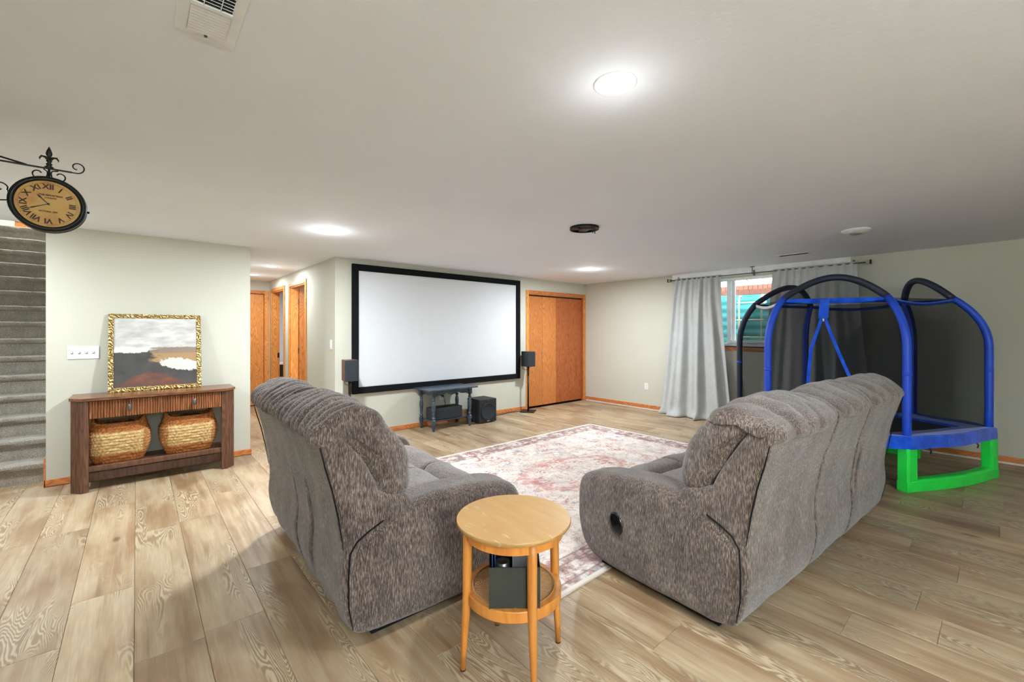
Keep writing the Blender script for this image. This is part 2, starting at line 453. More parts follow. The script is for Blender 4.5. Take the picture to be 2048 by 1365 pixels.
# closet bifold door
d1 = thing('door_1', 'orange oak bifold closet door of four flush panels beside the projection screen', None, (0, 0, 0), kind='structure')
casing(d1, 'x', CDX0, CDX1, CDZ, WY, -1, wd=.062)
boxo('jamb', (CDX0, CDX0+.012, WY, WY+.12, 0, CDZ), M['oak_red'], d1); boxo('jamb', (CDX1-.012, CDX1, WY, WY+.12, 0, CDZ), M['oak_red'], d1)
boxo('jamb', (CDX0, CDX1, WY, WY+.12, CDZ-.012, CDZ), M['oak_h'], d1)
boxo('track', (CDX0+.02, CDX1-.02, WY+.03, WY+.06, CDZ-.035, CDZ-.012), M['dark_metal'], d1)
pw = (CDX1-CDX0-.03)/4
for k in range(4):
    a = CDX0+.015+k*pw
    p = boxo('door_panel', (-pw/2+.002, pw/2-.002, -.016, .016, .028, CDZ-.03), M['oak_lite'] if k < 2 else M['oak_red'], d1, bevel=.002)
    p.location = (a+pw/2, WY+.05, 0)
    if k in (0, 3):
        kx = .5*pw-.02 if k == 0 else -.5*pw+.02
        kb = MB().lathe([(.005, 0), (.005, .012), (.013, .018), (.013, .026), (.006, .031)], 12, axis='y').build('knob', M['chrome'], p, smooth=True)
        kb.rotation_euler = (0, 0, PI); kb.location = (kx, -.016, .98)

def side_door(name, dd, label, leaf_from, ang, mat):
    y0, y1 = dd
    d = thing(name, label, None, (0, 0, 0), kind='structure')
    casing(d, 'y', y0, y1, DZ, HX, -1)
    for a, b, n in ((y0, y0+.016, 0), (y1-.016, y1, 1)):
        boxo('jamb', (HX, HX+.12, a, b, 0, DZ), M['oak'], d)
    boxo('jamb', (HX, HX+.12, y0, y1, DZ-.016, DZ), M['oak_h'], d)
    ln = y1-y0-.04
    lf = boxo('door_leaf', (-.018, .018, 0, ln, .01, DZ-.025), mat, d, bevel=.002)
    if leaf_from == 'far': lf.location = (HX+.125, y1-.036, 0); lf.rotation_euler = (0, 0, PI + ang)
    else: lf.location = (HX+.15, y0+.04, 0); lf.rotation_euler = (0, 0, -ang)
    for z in (.25, 1.05, 1.85):
        h = boxo('hinge', (-.022, -.004, -.012, .004, z-.045, z+.045), M['pewter'], lf)
    kb = MB().lathe([(.012, 0), (.012, .03), (.026, .04), (.026, .055), (.012, .062)], 14, axis='x').build('door_knob', M['brass'], lf, smooth=True)
    kb.location = (.018, ln-.06, .95)
    return d
side_door('door_2', D1, 'open orange oak door at the near side of the hallway right wall', 'far', R(92), M['oak_lite'])
d3 = side_door('door_3', D2, 'open orange oak doorway further along the hallway right wall', 'near', R(88), M['oak'])
boxo('strike_plate', (HX+.085, HX+.118, D2[1]-.019, D2[1]-.016, .88, .97), M['dark_metal'], d3)
d4 = thing('door_4', 'closed orange oak door at the end of the hallway', None, (0, 0, 0), kind='structure')
casing(d4, 'x', D3[0], D3[1], DZ-.02, HE, -1)
for a in (D3[0], D3[1]-.014): boxo('jamb', (a, a+.014, HE, HE+.12, 0, DZ-.02), M['oak'], d4)
lf = boxo('door_leaf', (-.37, .37, -.018, .018, .01, DZ-.03), M['oak'], d4); lf.location = ((D3[0]+D3[1])/2, HE+.05, 0)
kb = MB().lathe([(.012, 0), (.012, .03), (.026, .04), (.026, .055), (.012, .062)], 14, axis='y').build('door_knob', M['brass'], lf, smooth=True)
kb.rotation_euler = (0, 0, PI); kb.location = (-.31, -.018, .95)
# dark dresser in the far room, seen through the doorway
t = thing('dresser', 'dark low dresser with pale top seen through the hallway doorway', 'dresser', (2.45, 10.3, 0))
boxo('body', (-.32, .9, -.2, .24, .03, .66), M['black'], t, bevel=.004); boxo('top', (-.33, .92, -.22, .26, .66, .69), M['white'], t, bevel=.004)
for z in (.08, .28, .48):
    dr = boxo('drawer', (-.30, .87, -.215, -.2, z, z+.17), M['spk'], t, bevel=.003)
    boxo('handle', (.12, .32, -.235, -.215, z+.08, z+.095), M['pewter'], dr)

# ------------------------------------------------------------ window, well
wn = thing('window_1', 'white vinyl sliding egress window between the grey curtains', None, (0, 0, 0), kind='structure')
y0, y1, z0, z1 = WN
fx0, fx1 = RX+.05, RX+.13
for b in ((fx0, fx1, y0, y0+.05, z0, z1), (fx0, fx1, y1-.05, y1, z0, z1), (fx0, fx1, y0+.05, y1-.05, z0, z0+.05), (fx0, fx1, y0+.05, y1-.05, z1-.04, z1)):
    boxo('window_frame', b, M['vinyl'], wn, bevel=.004)
for b in ((RX+.03, RX+.07, 2.74, 2.80, z0+.05, z1-.04), (RX+.075, RX+.11, 2.70, 2.75, z0+.05, z1-.04), (RX+.03, RX+.07, y0+.05, 2.74, z0+.05, z0+.09)):
    boxo('sash', b, M['vinyl'], wn, bevel=.003)
boxo('pane', (RX+.05, RX+.054, y0+.05, 2.74, z0+.09, z1-.04), M['glass'], wn)
boxo('pane', (RX+.092, RX+.096, 2.75, y1-.05, z0+.05, z1-.04), M['glass'], wn)
boxo('reveal', (RX, RX+.05, y0, y1, z0-.012, z0), M['vinyl'], wn)
st = struct(boxo('trim_3', (RX-.018, RX+.045, y0-.05, y1+.05, z0-.062, z0-.012), M['oak_h'], bevel=.004), 'orange oak window sill board')
boxo('window_lock', (RX+.02, RX+.03, 2.755, 2.785, 1.62, 1.70), M['white'], wn, bevel=.002)
lt = MB().tube([(RX+.03, 2.52, 2.13), (RX+.0, 2.48, 2.10), (RX-.01, 2.42, 2.09)], .006, 6).build('window_latch', M['tan_matte'], wn)

def text_mesh(s, size, mat, parent, loc, rot, name='lettering', extrude=.0006, align='CENTER'):
    c = bpy.data.curves.new('t', 'FONT'); c.body = s; c.size = size; c.align_x = align; c.align_y = 'CENTER'; c.extrude = extrude; c.offset = size*.03; c.resolution_u = 2
    o = bpy.data.objects.new('t', c); COL.objects.link(o)
    dg = bpy.context.evaluated_depsgraph_get()
    me = bpy.data.meshes.new_from_object(o.evaluated_get(dg)); bpy.data.objects.remove(o); bpy.data.curves.remove(c)
    me.materials.clear(); me.materials.append(mat)
    ob = link(name, me, None, parent); ob.location = loc; ob.rotation_euler = rot; return ob
st_ = boxo('size_sticker', (RX+.044, RX+.05, 2.12, 2.17, z0+.008, z0+.042), M['vinyl'], wn)
text_mesh('16', .034, M['black'], wn, (RX+.0435, 2.145, z0+.025), (R(90), 0, R(-90)), 'lettering')

# window well
ww = thing('window_well', 'teal corrugated window well with brick edging outside the window', 'window well', (RX+.25, 2.7, 0))
m = MB(); n = 60; prof = []
for i in range(n+1):
    a = -PI/2 + PI*i/n
    prof.append((.95*math.cos(a)*.95, 1.15*math.sin(a)))
zs = [.95 + i*.02 for i in range(53)]
vs = []; fs = []
for j, z in enumerate(zs):
    rr_ = 1 + .008*math.sin(j*.9)
    for (x, y) in prof: vs.append((x*rr_, y*rr_, z))
for j in range(len(zs)-1):
    for i in range(n): fs.append((j*(n+1)+i, j*(n+1)+i+1, (j+1)*(n+1)+i+1, (j+1)*(n+1)+i))
m.add(vs, fs); o = m.build('corrugated_wall', M['teal'], ww, smooth=True)
sm = o.modifiers.new('solid', 'SOLIDIFY'); sm.thickness = .01
boxo('gravel_bed', (0, .95, -1.15, 1.15, .85, .95), M['soil'], ww)
bm_ = bpy.data.meshes.new('brick'); tmp = MB().box(-.05, .05, -.034, .034, 0, .075); bm_.from_pydata(tmp.v, [], tmp.f); bm_.materials.append(M['brickred'])
bm2 = bpy.data.meshes.new('brick'); tmp = MB().box(-.05, .05, -.088, .088, 0, .085); bm2.from_pydata(tmp.v, [], tmp.f); bm2.materials.append(M['brickred2'])
for i in range(32):
    b = bpy.data.objects.new('brick', bm_); COL.objects.link(b); b.parent = ww
    b.location = (1.0+random.uniform(-.006, .006), -1.18+i*.076, 2.09+random.uniform(-.003, .003))
for i in range(14):
    b = bpy.data.objects.new('brick', bm2); COL.objects.link(b); b.parent = ww
    b.location = (.97+random.uniform(-.008, .008), -1.17+i*.182, 2.0)
boxo('mortar_bed', (.98, 1.05, -1.22, 1.3, 2.0, 2.12), M['soil'], ww)
struct(boxo('ground', (RX+1.3, RX+8, -8, 14, 1.6, 1.98), M['soil']), 'ground outside the window well')
# ladder
t = thing('well_ladder', 'cream metal escape ladder hooked in the teal window well', 'ladder', (RX+.85, 2.0, 0))
for yy in (.60, .94):
    MB().tube([(0, yy, .98), (0, yy, 1.88), (.01, yy-.0, 1.93), (.04, yy, 1.96), (.08, yy, 1.955), (.1, yy, 1.93)], .013, 8).build('rail', M['cream'], t, smooth=True)
for zz in (1.27, 1.555, 1.84):
    MB().tube([(0, .56, zz), (0, .98, zz)], .011, 8).build('rung', M['cream'], t, smooth=True)

# ------------------------------------------------------------ curtain rod and curtains
cr = thing('curtain_rod', 'thin grey curtain rod with square finials above the window', 'curtain rod', (6.67, 2.4, 2.205))
MB().tube([(0, -1.28, 0), (0, 1.25, 0)], .008, 8).build('rod', M['pewter'], cr, smooth=True)
for s in (-1.30, 1.27):
    boxo('finial', (-.022, .022, s-.02, s+.02, -.022, .022), M['chrome'] if s < 0 else M['pewter'], cr, bevel=.004)
    boxo('finial_cap', (-.026, .026, s+(-.032 if s < 0 else .02), s+(-.02 if s < 0 else .032), -.026, .026), M['dark_metal'], cr)
for s in (-1.15, 0.0, 1.15):
    mb = MB().box(-.006, .08, s-.006, s+.006, -.012, -.0); mb.box(.06, .08, s-.012, s+.012, -.03, .05); mb.build('rod_bracket', M['pewter'], cr)
hk = MB().tube([(0, 0, .09), (0, 0, .005)], .005, 6); hk.box(-.004, .004, -.03, .03, .086, .095); hk.build('ceiling_hook', M['dark_metal'], cr)

def curtain(label, yt0, yt1, yb0, yb1, nf, seed, dep=1.0):
    rnd = random.Random(seed); nu = 200; nv = 70
    ph = [rnd.uniform(0, 6.28) for _ in range(8)]
    vs = []; fs = []
    for j in range(nv+1):
        v = j/nv; z = 2.225 - v*2.213
        sp = v**1.25
        for i in range(nu+1):
            u = i/nu
            uu = u + .012*math.sin(5*u*PI+ph[0])*v
            y = (yt0+(yt1-yt0)*uu)*(1-sp) + (yb0+(yb1-yb0)*uu)*sp
            # fold depth: small gathers at the rod, merging into big folds below
            gath = math.sin(u*PI*nf*2.6+ph[1]+math.sin(u*9+ph[2]))*.016*(1-min(1, v*2.2))
            big = (math.sin(u*PI*nf+ph[3]+.8*math.sin(u*7+ph[4])+v*.7*math.sin(ph[5]+u*4)) + .45*math.sin(u*PI*nf*2.1+ph[6]+v))*.052*min(1, .18+v*1.15)
            fl_ = max(0, v-.93)/.07
            x = 6.66 - .035*min(1, v*6) - gath - big*.9 - .07*v - fl_*fl_*.10*(.6+.4*math.sin(u*20+ph[7]))
            if v < .02: x = 6.668 - gath*.6
            x = 6.66 + (x-6.66)*dep
            y += fl_*.02*math.sin(u*31+ph[2])
            zz = z
            if v > .97: zz = max(.006, z)
            vs.append((min(x, 6.728), y, zz))
    for j in range(nv):
        for i in range(nu):
            a = j*(nu+1)+i; fs.append((a, a+1, a+nu+2, a+nu+1))
    me = bpy.data.meshes.new('curtain'); me.from_pydata(vs, [], fs); me.materials.append(M['linen'])
    o = link('curtain', me, None, None, smooth=True); so = o.modifiers.new('s', 'SOLIDIFY'); so.thickness = .003
    setp(o, label, 'curtain'); return o
curtain('light grey linen curtain left of the window, flared and puddling on the floor', 2.84, 3.57, 2.62, 3.80, 7, 3)
curtain('grey linen curtain right of the window, behind the trampoline', 1.20, 2.13, 1.0, 2.34, 8, 11, .55)

# ------------------------------------------------------------ ceiling fittings
def downlight(x, y, lit, label):
    t = thing('recessed_light', label, 'ceiling light', (x, y, H))
    ring = [(.062, -.001), (.076, -.006), (.08, -.003), (.08, .0), (.062, .0)]
    n = len(ring); m = MB(); seg = 32
    vs = [(r*math.cos(2*PI*k/seg), r*math.sin(2*PI*k/seg), z) for r, z in ring for k in range(seg)]
    fs = [(i*seg+k, i*seg+(k+1) % seg, ((i+1) % n)*seg+(k+1) % seg, ((i+1) % n)*seg+k) for i in range(n) for k in range(seg)]
    m.add(vs, fs).build('trim_ring', M['white'], t, smooth=True)
    MB().lathe([(.063, -.0035), (.04, -.005), (.001, -.006)][::-1], 32).build('lens', M['lens'], t, smooth=True)
    return t
downlight(1.36, .97, 1, 'round recessed ceiling light above the side table, largest and brightest in view')
downlight(1.34, 4.12, 1, 'round recessed ceiling light in front of the hallway opening')
downlight(5.14, 4.12, 1, 'round recessed ceiling light near the closet door')
downlight(1.455, 6.93, 1, 'recessed ceiling light in the hallway, nearer of the two')
downlight(1.455, 8.16, 1, 'recessed ceiling light in the hallway, farther of the two')
for x, y in ((1.36, -1.9),): downlight(x, y, 1, 'added round recessed ceiling light behind the sofas, unseen')  # fixture for the added light behind the camera
downlight(-1.25, 4.6, 1, 'added unseen recessed ceiling light brightening the foot of the stairs')  # fixture for the added stair light

t = thing('smoke_detector', 'round white domed smoke detector on the ceiling above the trampoline', 'smoke detector', (4.99, .91, H))
MB().lathe([(.11, 0), (.112, -.006), (.10, -.016), (.07, -.026), (.052, -.03)], 32).build('base', M['white'], t, smooth=True)
MB().lathe([(.052, -.030), (.05, -.036), (.04, -.042), (.01, -.045)], 24).build('sensor_cap', plain('grey_cap', '#8f8f88', .5), t, smooth=True)

t = thing('fixture_bracket', 'round black ceiling mounting plate with cut-outs left from a removed fixture', 'mounting plate', (3.03, 2.49, H))
seg = 36
m = MB(); ring = [(.118, 0), (.13, 0), (.13, -.022), (.118, -.022)]
vs = [(r*math.cos(2*PI*k/seg), r*math.sin(2*PI*k/seg), z) for r, z in ring for k in range(seg)]
m.add(vs, [(i*seg+k, i*seg+(k+1) % seg, ((i+1) % 4)*seg+(k+1) % seg, ((i+1) % 4)*seg+k) for i in range(4) for k in range(seg)]).build('ring', M['iron'], t, smooth=False)
m = MB()
for k in range(4):
    a = PI/4+k*PI/2; c, s = math.cos(a), math.sin(a)
    q = [(.03*c-.035*s, .03*s+.035*c), (.03*c+.035*s, .03*s-.035*c), (.122*c+.045*s, .122*s-.045*c), (.122*c-.045*s, .122*s+.045*c)]
    m.prism(q, -.016, -.006)
m.lathe([(.055, -.003), (.055, -.02), (.03, -.024)], 20); m.build('spokes', M['dark_metal'], t)
for dx in (.045, .075): MB().tube([(dx, -.05, -.01), (dx+.004, -.055, -.035), (dx+.002, -.06, -.055)], .004, 6).build('wire', M['black'], t)

# slot register on the ceiling by the window
t = thing('slot_register', 'narrow white slotted ceiling register near the curtain', 'vent', (5.99, 1.69, H))
boxo('frame', (-.055, .055, -.17, .17, -.006, 0), M['white'], t, bevel=.002)
for a, b in ((-.15, -.012), (.012, .15)): boxo('slot', (-.03, .03, a, b, -.0075, -.003), M['black'], t)
for i in range(4): boxo('louver', (-.028+i*.015, -.022+i*.015, -.15, .15, -.009, -.0078), M['dark_metal'], t)

# two-way register at the top left
t = thing('ceiling_register', 'white louvered ceiling register cut by the top edge of the picture', 'vent', (.163, 1.50, H))
m = MB(); m.box(-.078, .078, -.17, .17, -.004, 0); m.build('frame', M['white'], t, bevel=.002)
m = MB(); m.box(-.048, .048, -.145, .145, -.0052, -.004); m.build('recess', plain('duct_dark', '#20221e', .8), t)
for sgn in (-1, 1):
    for i in range(9):
        y = .012 + i*.0148
        yy = y if sgn > 0 else -y-.012
        mm = MB().box(-.048, .048, 0, .0132 if sgn > 0 else .0110, 0, .0012).xf(Matrix.Translation((0, yy, -.0085)) @ Matrix.Rotation(R(-2 if sgn > 0 else 34), 4, 'X'))
        mm.build('louver', M['white'], t)
boxo('divider', (-.05, .05, -.008, .008, -.010, -.004), M['white'], t)
for xx in (-.02, .02): boxo('mullion', (xx-.001, xx+.001, -.145, -.008, -.0105, -.005), M['white'], t)
boxo('lever', (-.004, .004, .15, .158, -.009, -.004), M['pewter'], t)

t = thing('fill_uplight', 'added unseen uplight on a tall slim black stand behind the camera', 'floor lamp', (-.25, -2.3, 0))  # made-up body for the added ceiling uplight
MB().lathe([(.13, 0), (.13, .015), (.02, .03)], 28).build('base', M['black'], t, auto=True)
MB().tube([(0, 0, .02), (0, 0, 1.7)], .012, 12).build('pole', M['black'], t, smooth=True)
MB().lathe([(.02, 1.68), (.10, 1.71), (.165, 1.77), (.16, 1.77), (.09, 1.72), (.01, 1.70)], 32).build('lamp_shade', M['white'], t, smooth=True)

# ------------------------------------------------------------ switches, outlets
t = thing('switch_plate', 'white four-gang switch plate left of the framed painting', 'switch', (-.366, WY, 1.172))
boxo('plate', (-.104, .104, -.007, 0, -.058, .058), M['white'], t, bevel=.003)
for i in range(4): boxo('toggle_slot', (-.074+i*.0465-.007, -.074+i*.0465+.007, -.0078, -.0068, -.013, .013), plain('slot_grey', '#8f8f8c', .5), t)
for i in range(4): boxo('toggle', (-.074+i*.0465-.005, -.074+i*.0465+.005, -.019, -.007, -.004, .016), M['white'], t, bevel=.002)
t = thing('wall_outlet', 'white wall outlet on the cream wall left of the curtain', 'outlet', (RX, 4.153, .40))
boxo('plate', (-.006, 0, -.036, .036, -.058, .058), M['white'], t, bevel=.003)
for zz in (-.022, .022): boxo('receptacle', (-.008, -.006, -.016, .016, zz-.014, zz+.014), plain('outlet_face', '#d6d4cb', .4), t, bevel=.001)
t = thing('light_switch', 'white single light switch on the hallway corner wall', 'switch', (HX, 5.66, 1.195))
boxo('plate', (-.006, 0, -.036, .036, -.06, .06), M['white'], t, bevel=.003); boxo('rocker', (-.011, -.006, -.016, .016, -.033, .033), M['white'], t, bevel=.002)
t = thing('power_outlet', 'white wall outlet with plugs behind the small turned-leg table', 'outlet', (3.42, WY, .40))
boxo('plate', (-.036, .036, -.006, 0, -.058, .058), M['white'], t, bevel=.003)
boxo('plug', (-.018, .018, -.035, -.006, .0, .03), M['black'], t, bevel=.003)
boxo('adapter', (-.03, .025, -.05, -.006, -.05, -.01), M['white'], t, bevel=.004)
o = MB().tube([(3.42, WY-.035, .415), (3.42, WY-.06, .40), (3.45, WY-.05, .30), (3.46, WY-.04, .12), (3.5, WY-.05, .02)], .004, 6).build('power_cord', M['black'], smooth=True)
setp(o, 'black cord hanging from the outlet behind the small table', 'cord'); o.name = 'hanging_cord'
pts = [(4.12, 5.38, .007), (4.25, 5.44, .007), (4.45, 5.42, .007), (4.7, 5.46, .007), (4.88, 5.44, .007), (4.99, 5.42, .007)]
o = MB().tube(pts, .005, 6).build('speaker_cable', M['black'], smooth=True)
setp(o, 'thin black cable lying along the baseboard between subwoofer and speaker stand', 'cord')

# ------------------------------------------------------------ projection screen
t = thing('projection_screen', 'large white fixed projection screen in a black velvet frame on the wall', 'projection screen', (0, WY, 0))
a, b, zl, zh = 2.072, 4.964, .558, 2.235; fw = .085
boxo('screen_surface', (a+.04, b-.04, -.02, -.012, zl+.04, zh-.04), M['screen'], t)
for q in ((a, a+fw, zl, zh), (b-fw, b, zl, zh), (a+fw, b-fw, zh-fw, zh), (a+fw, b-fw, zl, zl+fw)):
    boxo('frame_rail', (q[0], q[1], -.045, -.006, q[2], q[3]), M['blackvel'], t, bevel=.008)

# ------------------------------------------------------------ small blue-black table
M['bluetable'] = grain('painted_blue_black', '#1c2630', '#2c3945', '#3f4d5a', scale=(4, 14, 14), rings=5, rough=.35, rnd=1, spec=.6)
t = thing('media_table', 'small blue-black side table with turned legs under the screen', 'table', (3.335, 5.27, 0))
TX, TY = .30, .165
MB().prism([(-.385, -.245), (.385, -.245), (.40, -.23), (.40, .225), (.385, .235), (-.385, .235), (-.40, .225), (-.40, -.23)], .555, .575).build('tabletop', M['bluetable'], t, bevel=.005)
def apron(parent, horizontal, c, ln):
    pts = []
    n = 32
    for i in range(n+1):
        u = -1+2*i/n
        dz = .012+.028*abs(math.cos(u*PI*1.5))**.8 + (.02 if abs(u) > .85 else 0)
        pts.append((u*ln, .555-.03-dz))
    poly = [(-ln, .555)] + [(x, z) for x, z in pts] + [(ln, .555)]
    if horizontal: m = MB().prism(poly, c-.008, c+.008, 'y')
    else: m = MB().prism(poly, c-.008, c+.008, 'x')
    return m.build('apron', M['bluetable'], parent)
apron(t, True, -TY, TX-.02); apron(t, True, TY, TX-.02); apron(t, False, -TX, TY-.02); apron(t, False, TX, TY-.02)
legp = [(.011, 0), (.016, .01), (.026, .09), (.03, .12), (.03, .15), (.02, .162), (.02, .17), (.027, .182), (.02, .196), (.017, .21), (.021, .25), (.028, .33), (.027, .36), (.019, .395), (.015, .41), (.026, .422), (.026, .43), (.015, .44), (.016, .452), (.025, .462), (.018, .474)]
for sx in (-1, 1):
    for sy in (-1, 1):
        m = MB().lathe(legp, 14); m.box(-.024, .024, -.024, .024, .47, .555); m.box(-.023, .023, -.023, .023, .11, .155)
        o = m.build('leg', M['bluetable'], t, auto=True); o.location = (sx*TX, sy*TY, 0)
boxo('shelf', (-.29, .29, -.13, .13, .118, .136), M['bluetable'], t, bevel=.004)
sp = thing('center_speaker', 'long black center speaker lying on the lower shelf of the small table', 'speaker', (3.30, 5.24, .136))
boxo('cabinet', (-.235, .235, -.09, .11, 0, .165), M['spk'], sp, bevel=.004); boxo('grille', (-.225, .225, -.1, -.09, .008, .157), M['grille'], sp, bevel=.004)
bx = boxo('shadow_block', (0, .12, 0, .1, 0, .17), M['tan_matte'], bevel=.002); bx.location = (3.66, 5.38, 0); bx.location = (3.655, 5.385, 0)  # tan block in place of a shadow on the wall
setp(bx, 'small tan block standing in for a shadow behind the subwoofer and small table', 'box')

sw = thing('subwoofer', 'black cube subwoofer with round grille on the floor beside the small table', 'subwoofer', (3.955, 5.235, 0), R(-1))
boxo('cabinet', (-.158, .158, -.155, .16, .012, .355), M['spk'], sw, bevel=.006)
MB().lathe([(.128, -.155), (.128, -.166), (.12, -.172), (.115, -.168), (.03, -.163)], 40, c=(.0, 0, .172), axis='y').build('grille', M['grille'], sw, smooth=True)
boxo('badge', (-.022, .022, -.162, -.155, .024, .04), M['chrome'], sw, bevel=.002)
MB().prism([(-.012, .338), (.012, .338), (0, .318)], -.159, -.155, 'y').build('logo', M['pewter'], sw)
for sx in (-1, 1):
    for sy in (-1, 1): MB().lathe([(.015, 0), (.015, .012)], 10, c=(sx*.12, sy*.12, 0)).build('foot', M['black'], sw)

def speaker_stand(label_s, label_p, x, y, rz, zb, brown, base_rot):
    s = thing('speaker_stand', label_s, 'speaker stand', (x, y, 0), rz)
    mb = MB().prism([(-.12, -.12), (.12, -.12), (.12, .12), (-.12, .12)], .004, .016).xf(Matrix.Rotation(base_rot, 4, 'Z')); mb.build('base_plate', M['dark_metal'], s, bevel=.002)
    MB().tube([(0, 0, .016), (0, 0, zb-.14)], .014, 12).build('pole', M['dark_metal'], s, smooth=True)
    MB().tube([(0, 0, zb-.16), (0, 0, zb-.01)], [.018, .02], 12).build('collar', M['black'], s, smooth=True)
    MB().lathe([(.045, zb-.012), (.045, zb)], 4).build('top_plate', M['dark_metal'], s)
    p = thing('bookshelf_speaker', label_p, 'speaker', (x, y, zb), rz)
    boxo('cabinet', (-.075, .075, -.09, .10, 0, .255), M['walnut'] if brown else M['spk'], p, bevel=.003)
    boxo('grille', (-.077, .077, -.104, -.09, .002, .253), M['grille'], p, bevel=.004)
    MB().tube([(-.03, .10, .05), (-.04, .13, .02), (-.035, .10, -.05), (-.01, .03, -.06), (0, .02, -.03)], .004, 6).build('cable', M['black'], p, smooth=True)
speaker_stand('slim black speaker stand beside the closet door', 'small black speaker on the stand right of the screen', 5.02, 5.345, R(-10), .77, False, R(45))
speaker_stand('slim black speaker stand left of the screen, mostly hidden by the loveseat', 'small speaker with brown wood side and dark grille left of the screen', 1.955, 5.25, R(-8), .765, True, R(45))

# ------------------------------------------------------------ console table
CX0, CX1, CYF, CYB = -.42, .745, 5.085, 5.475
t = thing('console_table', 'dark walnut console table with chamfered corners and fluted drawer front', 'console table', (0, 0, 0))
top = [(CX0-.012, CYB+.02), (CX0-.012, CYF+.085), (CX0+.07, CYF-.018), (CX1-.07, CYF-.018), (CX1+.012, CYF+.085), (CX1+.012, CYB+.02)]
MB().prism(top, .775, .80).build('tabletop', M['walnut_x'], t, bevel=.003)
def fluted(p0, p1, z0, z1, n, r, mat, name, parent, thick=.012):
    """a board whose face is a row of half-round ribs between p0 and p1 (plan)"""
    p0 = Vector(p0); p1 = Vector(p1); d = (p1-p0); L = d.length; d.normalize(); nn = Vector((d.y, -d.x))
    pts = []
    for i in range(n):
        for k in range(5):
            a = PI*k/4 if k < 4 else PI
            u = (i + .5 - .46*math.cos(a))/n*L
            pts.append(p0 + d*u + nn*(r*math.sin(a)))
    poly = [(p.x, p.y) for p in pts] + [tuple(p1 - nn*thick), tuple(p0 - nn*thick)]
    return MB().prism(poly, z0, z1).build(name, mat, parent)
for s in (0, 1):
    if s == 0:
        ch = ((CX0, CYF+.09), (CX0+.075, CYF)); body = [(CX0+.001, CYF+.10), (CX0+.077, CYF+.006), (CX0+.112, CYF+.006), (CX0+.112, CYF+.06), (CX0+.03, CYF+.13), (CX0+.001, CYF+.13)]
    else:
        ch = ((CX1-.075, CYF), (CX1, CYF+.09)); body = [(CX1-.001, CYF+.10), (CX1-.077, CYF+.006), (CX1-.112, CYF+.006), (CX1-.112, CYF+.06), (CX1-.03, CYF+.13), (CX1-.001, CYF+.13)]
    lg = MB().prism(body, 0, .775).build('leg', M['walnut'], t, bevel=.002)
    fluted(ch[0], ch[1], 0.002, .775, 6, .006, M['walnut'], 'fluting', lg)
    boxo('leg', (CX0+.01 if s == 0 else CX1-.07, CX0+.07 if s == 0 else CX1-.01, CYB-.07, CYB, 0, .775), M['walnut'], t, bevel=.002)
    boxo('side_rail', (CX0+.015 if s == 0 else CX1-.035, CX0+.035 if s == 0 else CX1-.015, CYF+.12, CYB-.07, .62, .775), M['walnut'], t)
boxo('back_rail', (CX0+.07, CX1-.07, CYB-.025, CYB-.005, .60, .775), M['walnut'], t)
dr = boxo('drawer', (CX0+.115, CX1-.115, CYF+.012, CYF+.30, .625, .765), M['walnut'], t)
fluted((CX0+.116, CYF+.012), (CX1-.116, CYF+.012), .622, .768, 52, .006, M['walnut2'], 'fluted_front', dr, .004)
boxo('drawer_divider', (.16, .165, CYF+.003, CYF+.012, .622, .768), M['walnut'], dr)
for hx in (-.045, .415):
    m = MB().lathe([(.004, 0), (.012, .006), (.015, .025), (.013, .05), (.006, .062)], 12, c=(hx, CYF-.02, .665), sy=.6); m.tube([(hx, CYF+.01, .71), (hx, CYF-.02, .72)], .006, 8)
    m.build('drawer_pull', M['pewter'], dr, smooth=True)
boxo('lower_shelf', (CX0+.03, CX1-.03, CYF+.05, CYB-.02, .185, .205), M['walnut'], t, bevel=.003)
boxo('shelf_rail', (CX0+.1, CX1-.1, CYF+.025, CYF+.055, .165, .215), M['walnut'], t, bevel=.008)
boxo('stretcher', (CX0+.06, CX1-.06, CYF+.16, CYF+.18, .05, .13), M['walnut'], t, bevel=.004)

# baskets
def basket_mat():
    g = N('woven_seagrass'); tc = g.n('ShaderNodeTexCoord').outputs['Object']; sp_ = g.n('ShaderNodeSeparateXYZ', inp={0: tc})
    nz = g.noise(g.coord('Object', (60, 60, 120)), 1, 3); n2 = g.noise(g.coord('Object'), 16, 2)
    straw = g.ramp(nz, [(.3, '#9c7a4a'), (.5, '#c2a06c'), (.7, '#dcc597')])
    rust = g.ramp(nz, [(.3, '#7c4520'), (.5, '#9c5f30'), (.7, '#bb7c44')])
    zc = g.math('ADD', sp_.outputs[2], g.math('MULTIPLY', g.math('SUBTRACT', n2, .5), .02))
    lo = g.math('SUBTRACT', 1.0, g.step(zc, .075, .085)); hi = g.step(zc, .27, .28)
    xe = g.step(g.math('ADD', g.math('ABSOLUTE', sp_.outputs[0]), g.math('MULTIPLY', g.math('SUBTRACT', n2, .5), .03)), .16, .175)
    f = g.math('MAXIMUM', g.math('MAXIMUM', lo, hi), g.math('MULTIPLY', xe, .75))
    return g.fin(g.mix(f, straw, rust), .75, 0, .2)
M['basket'] = basket_mat()
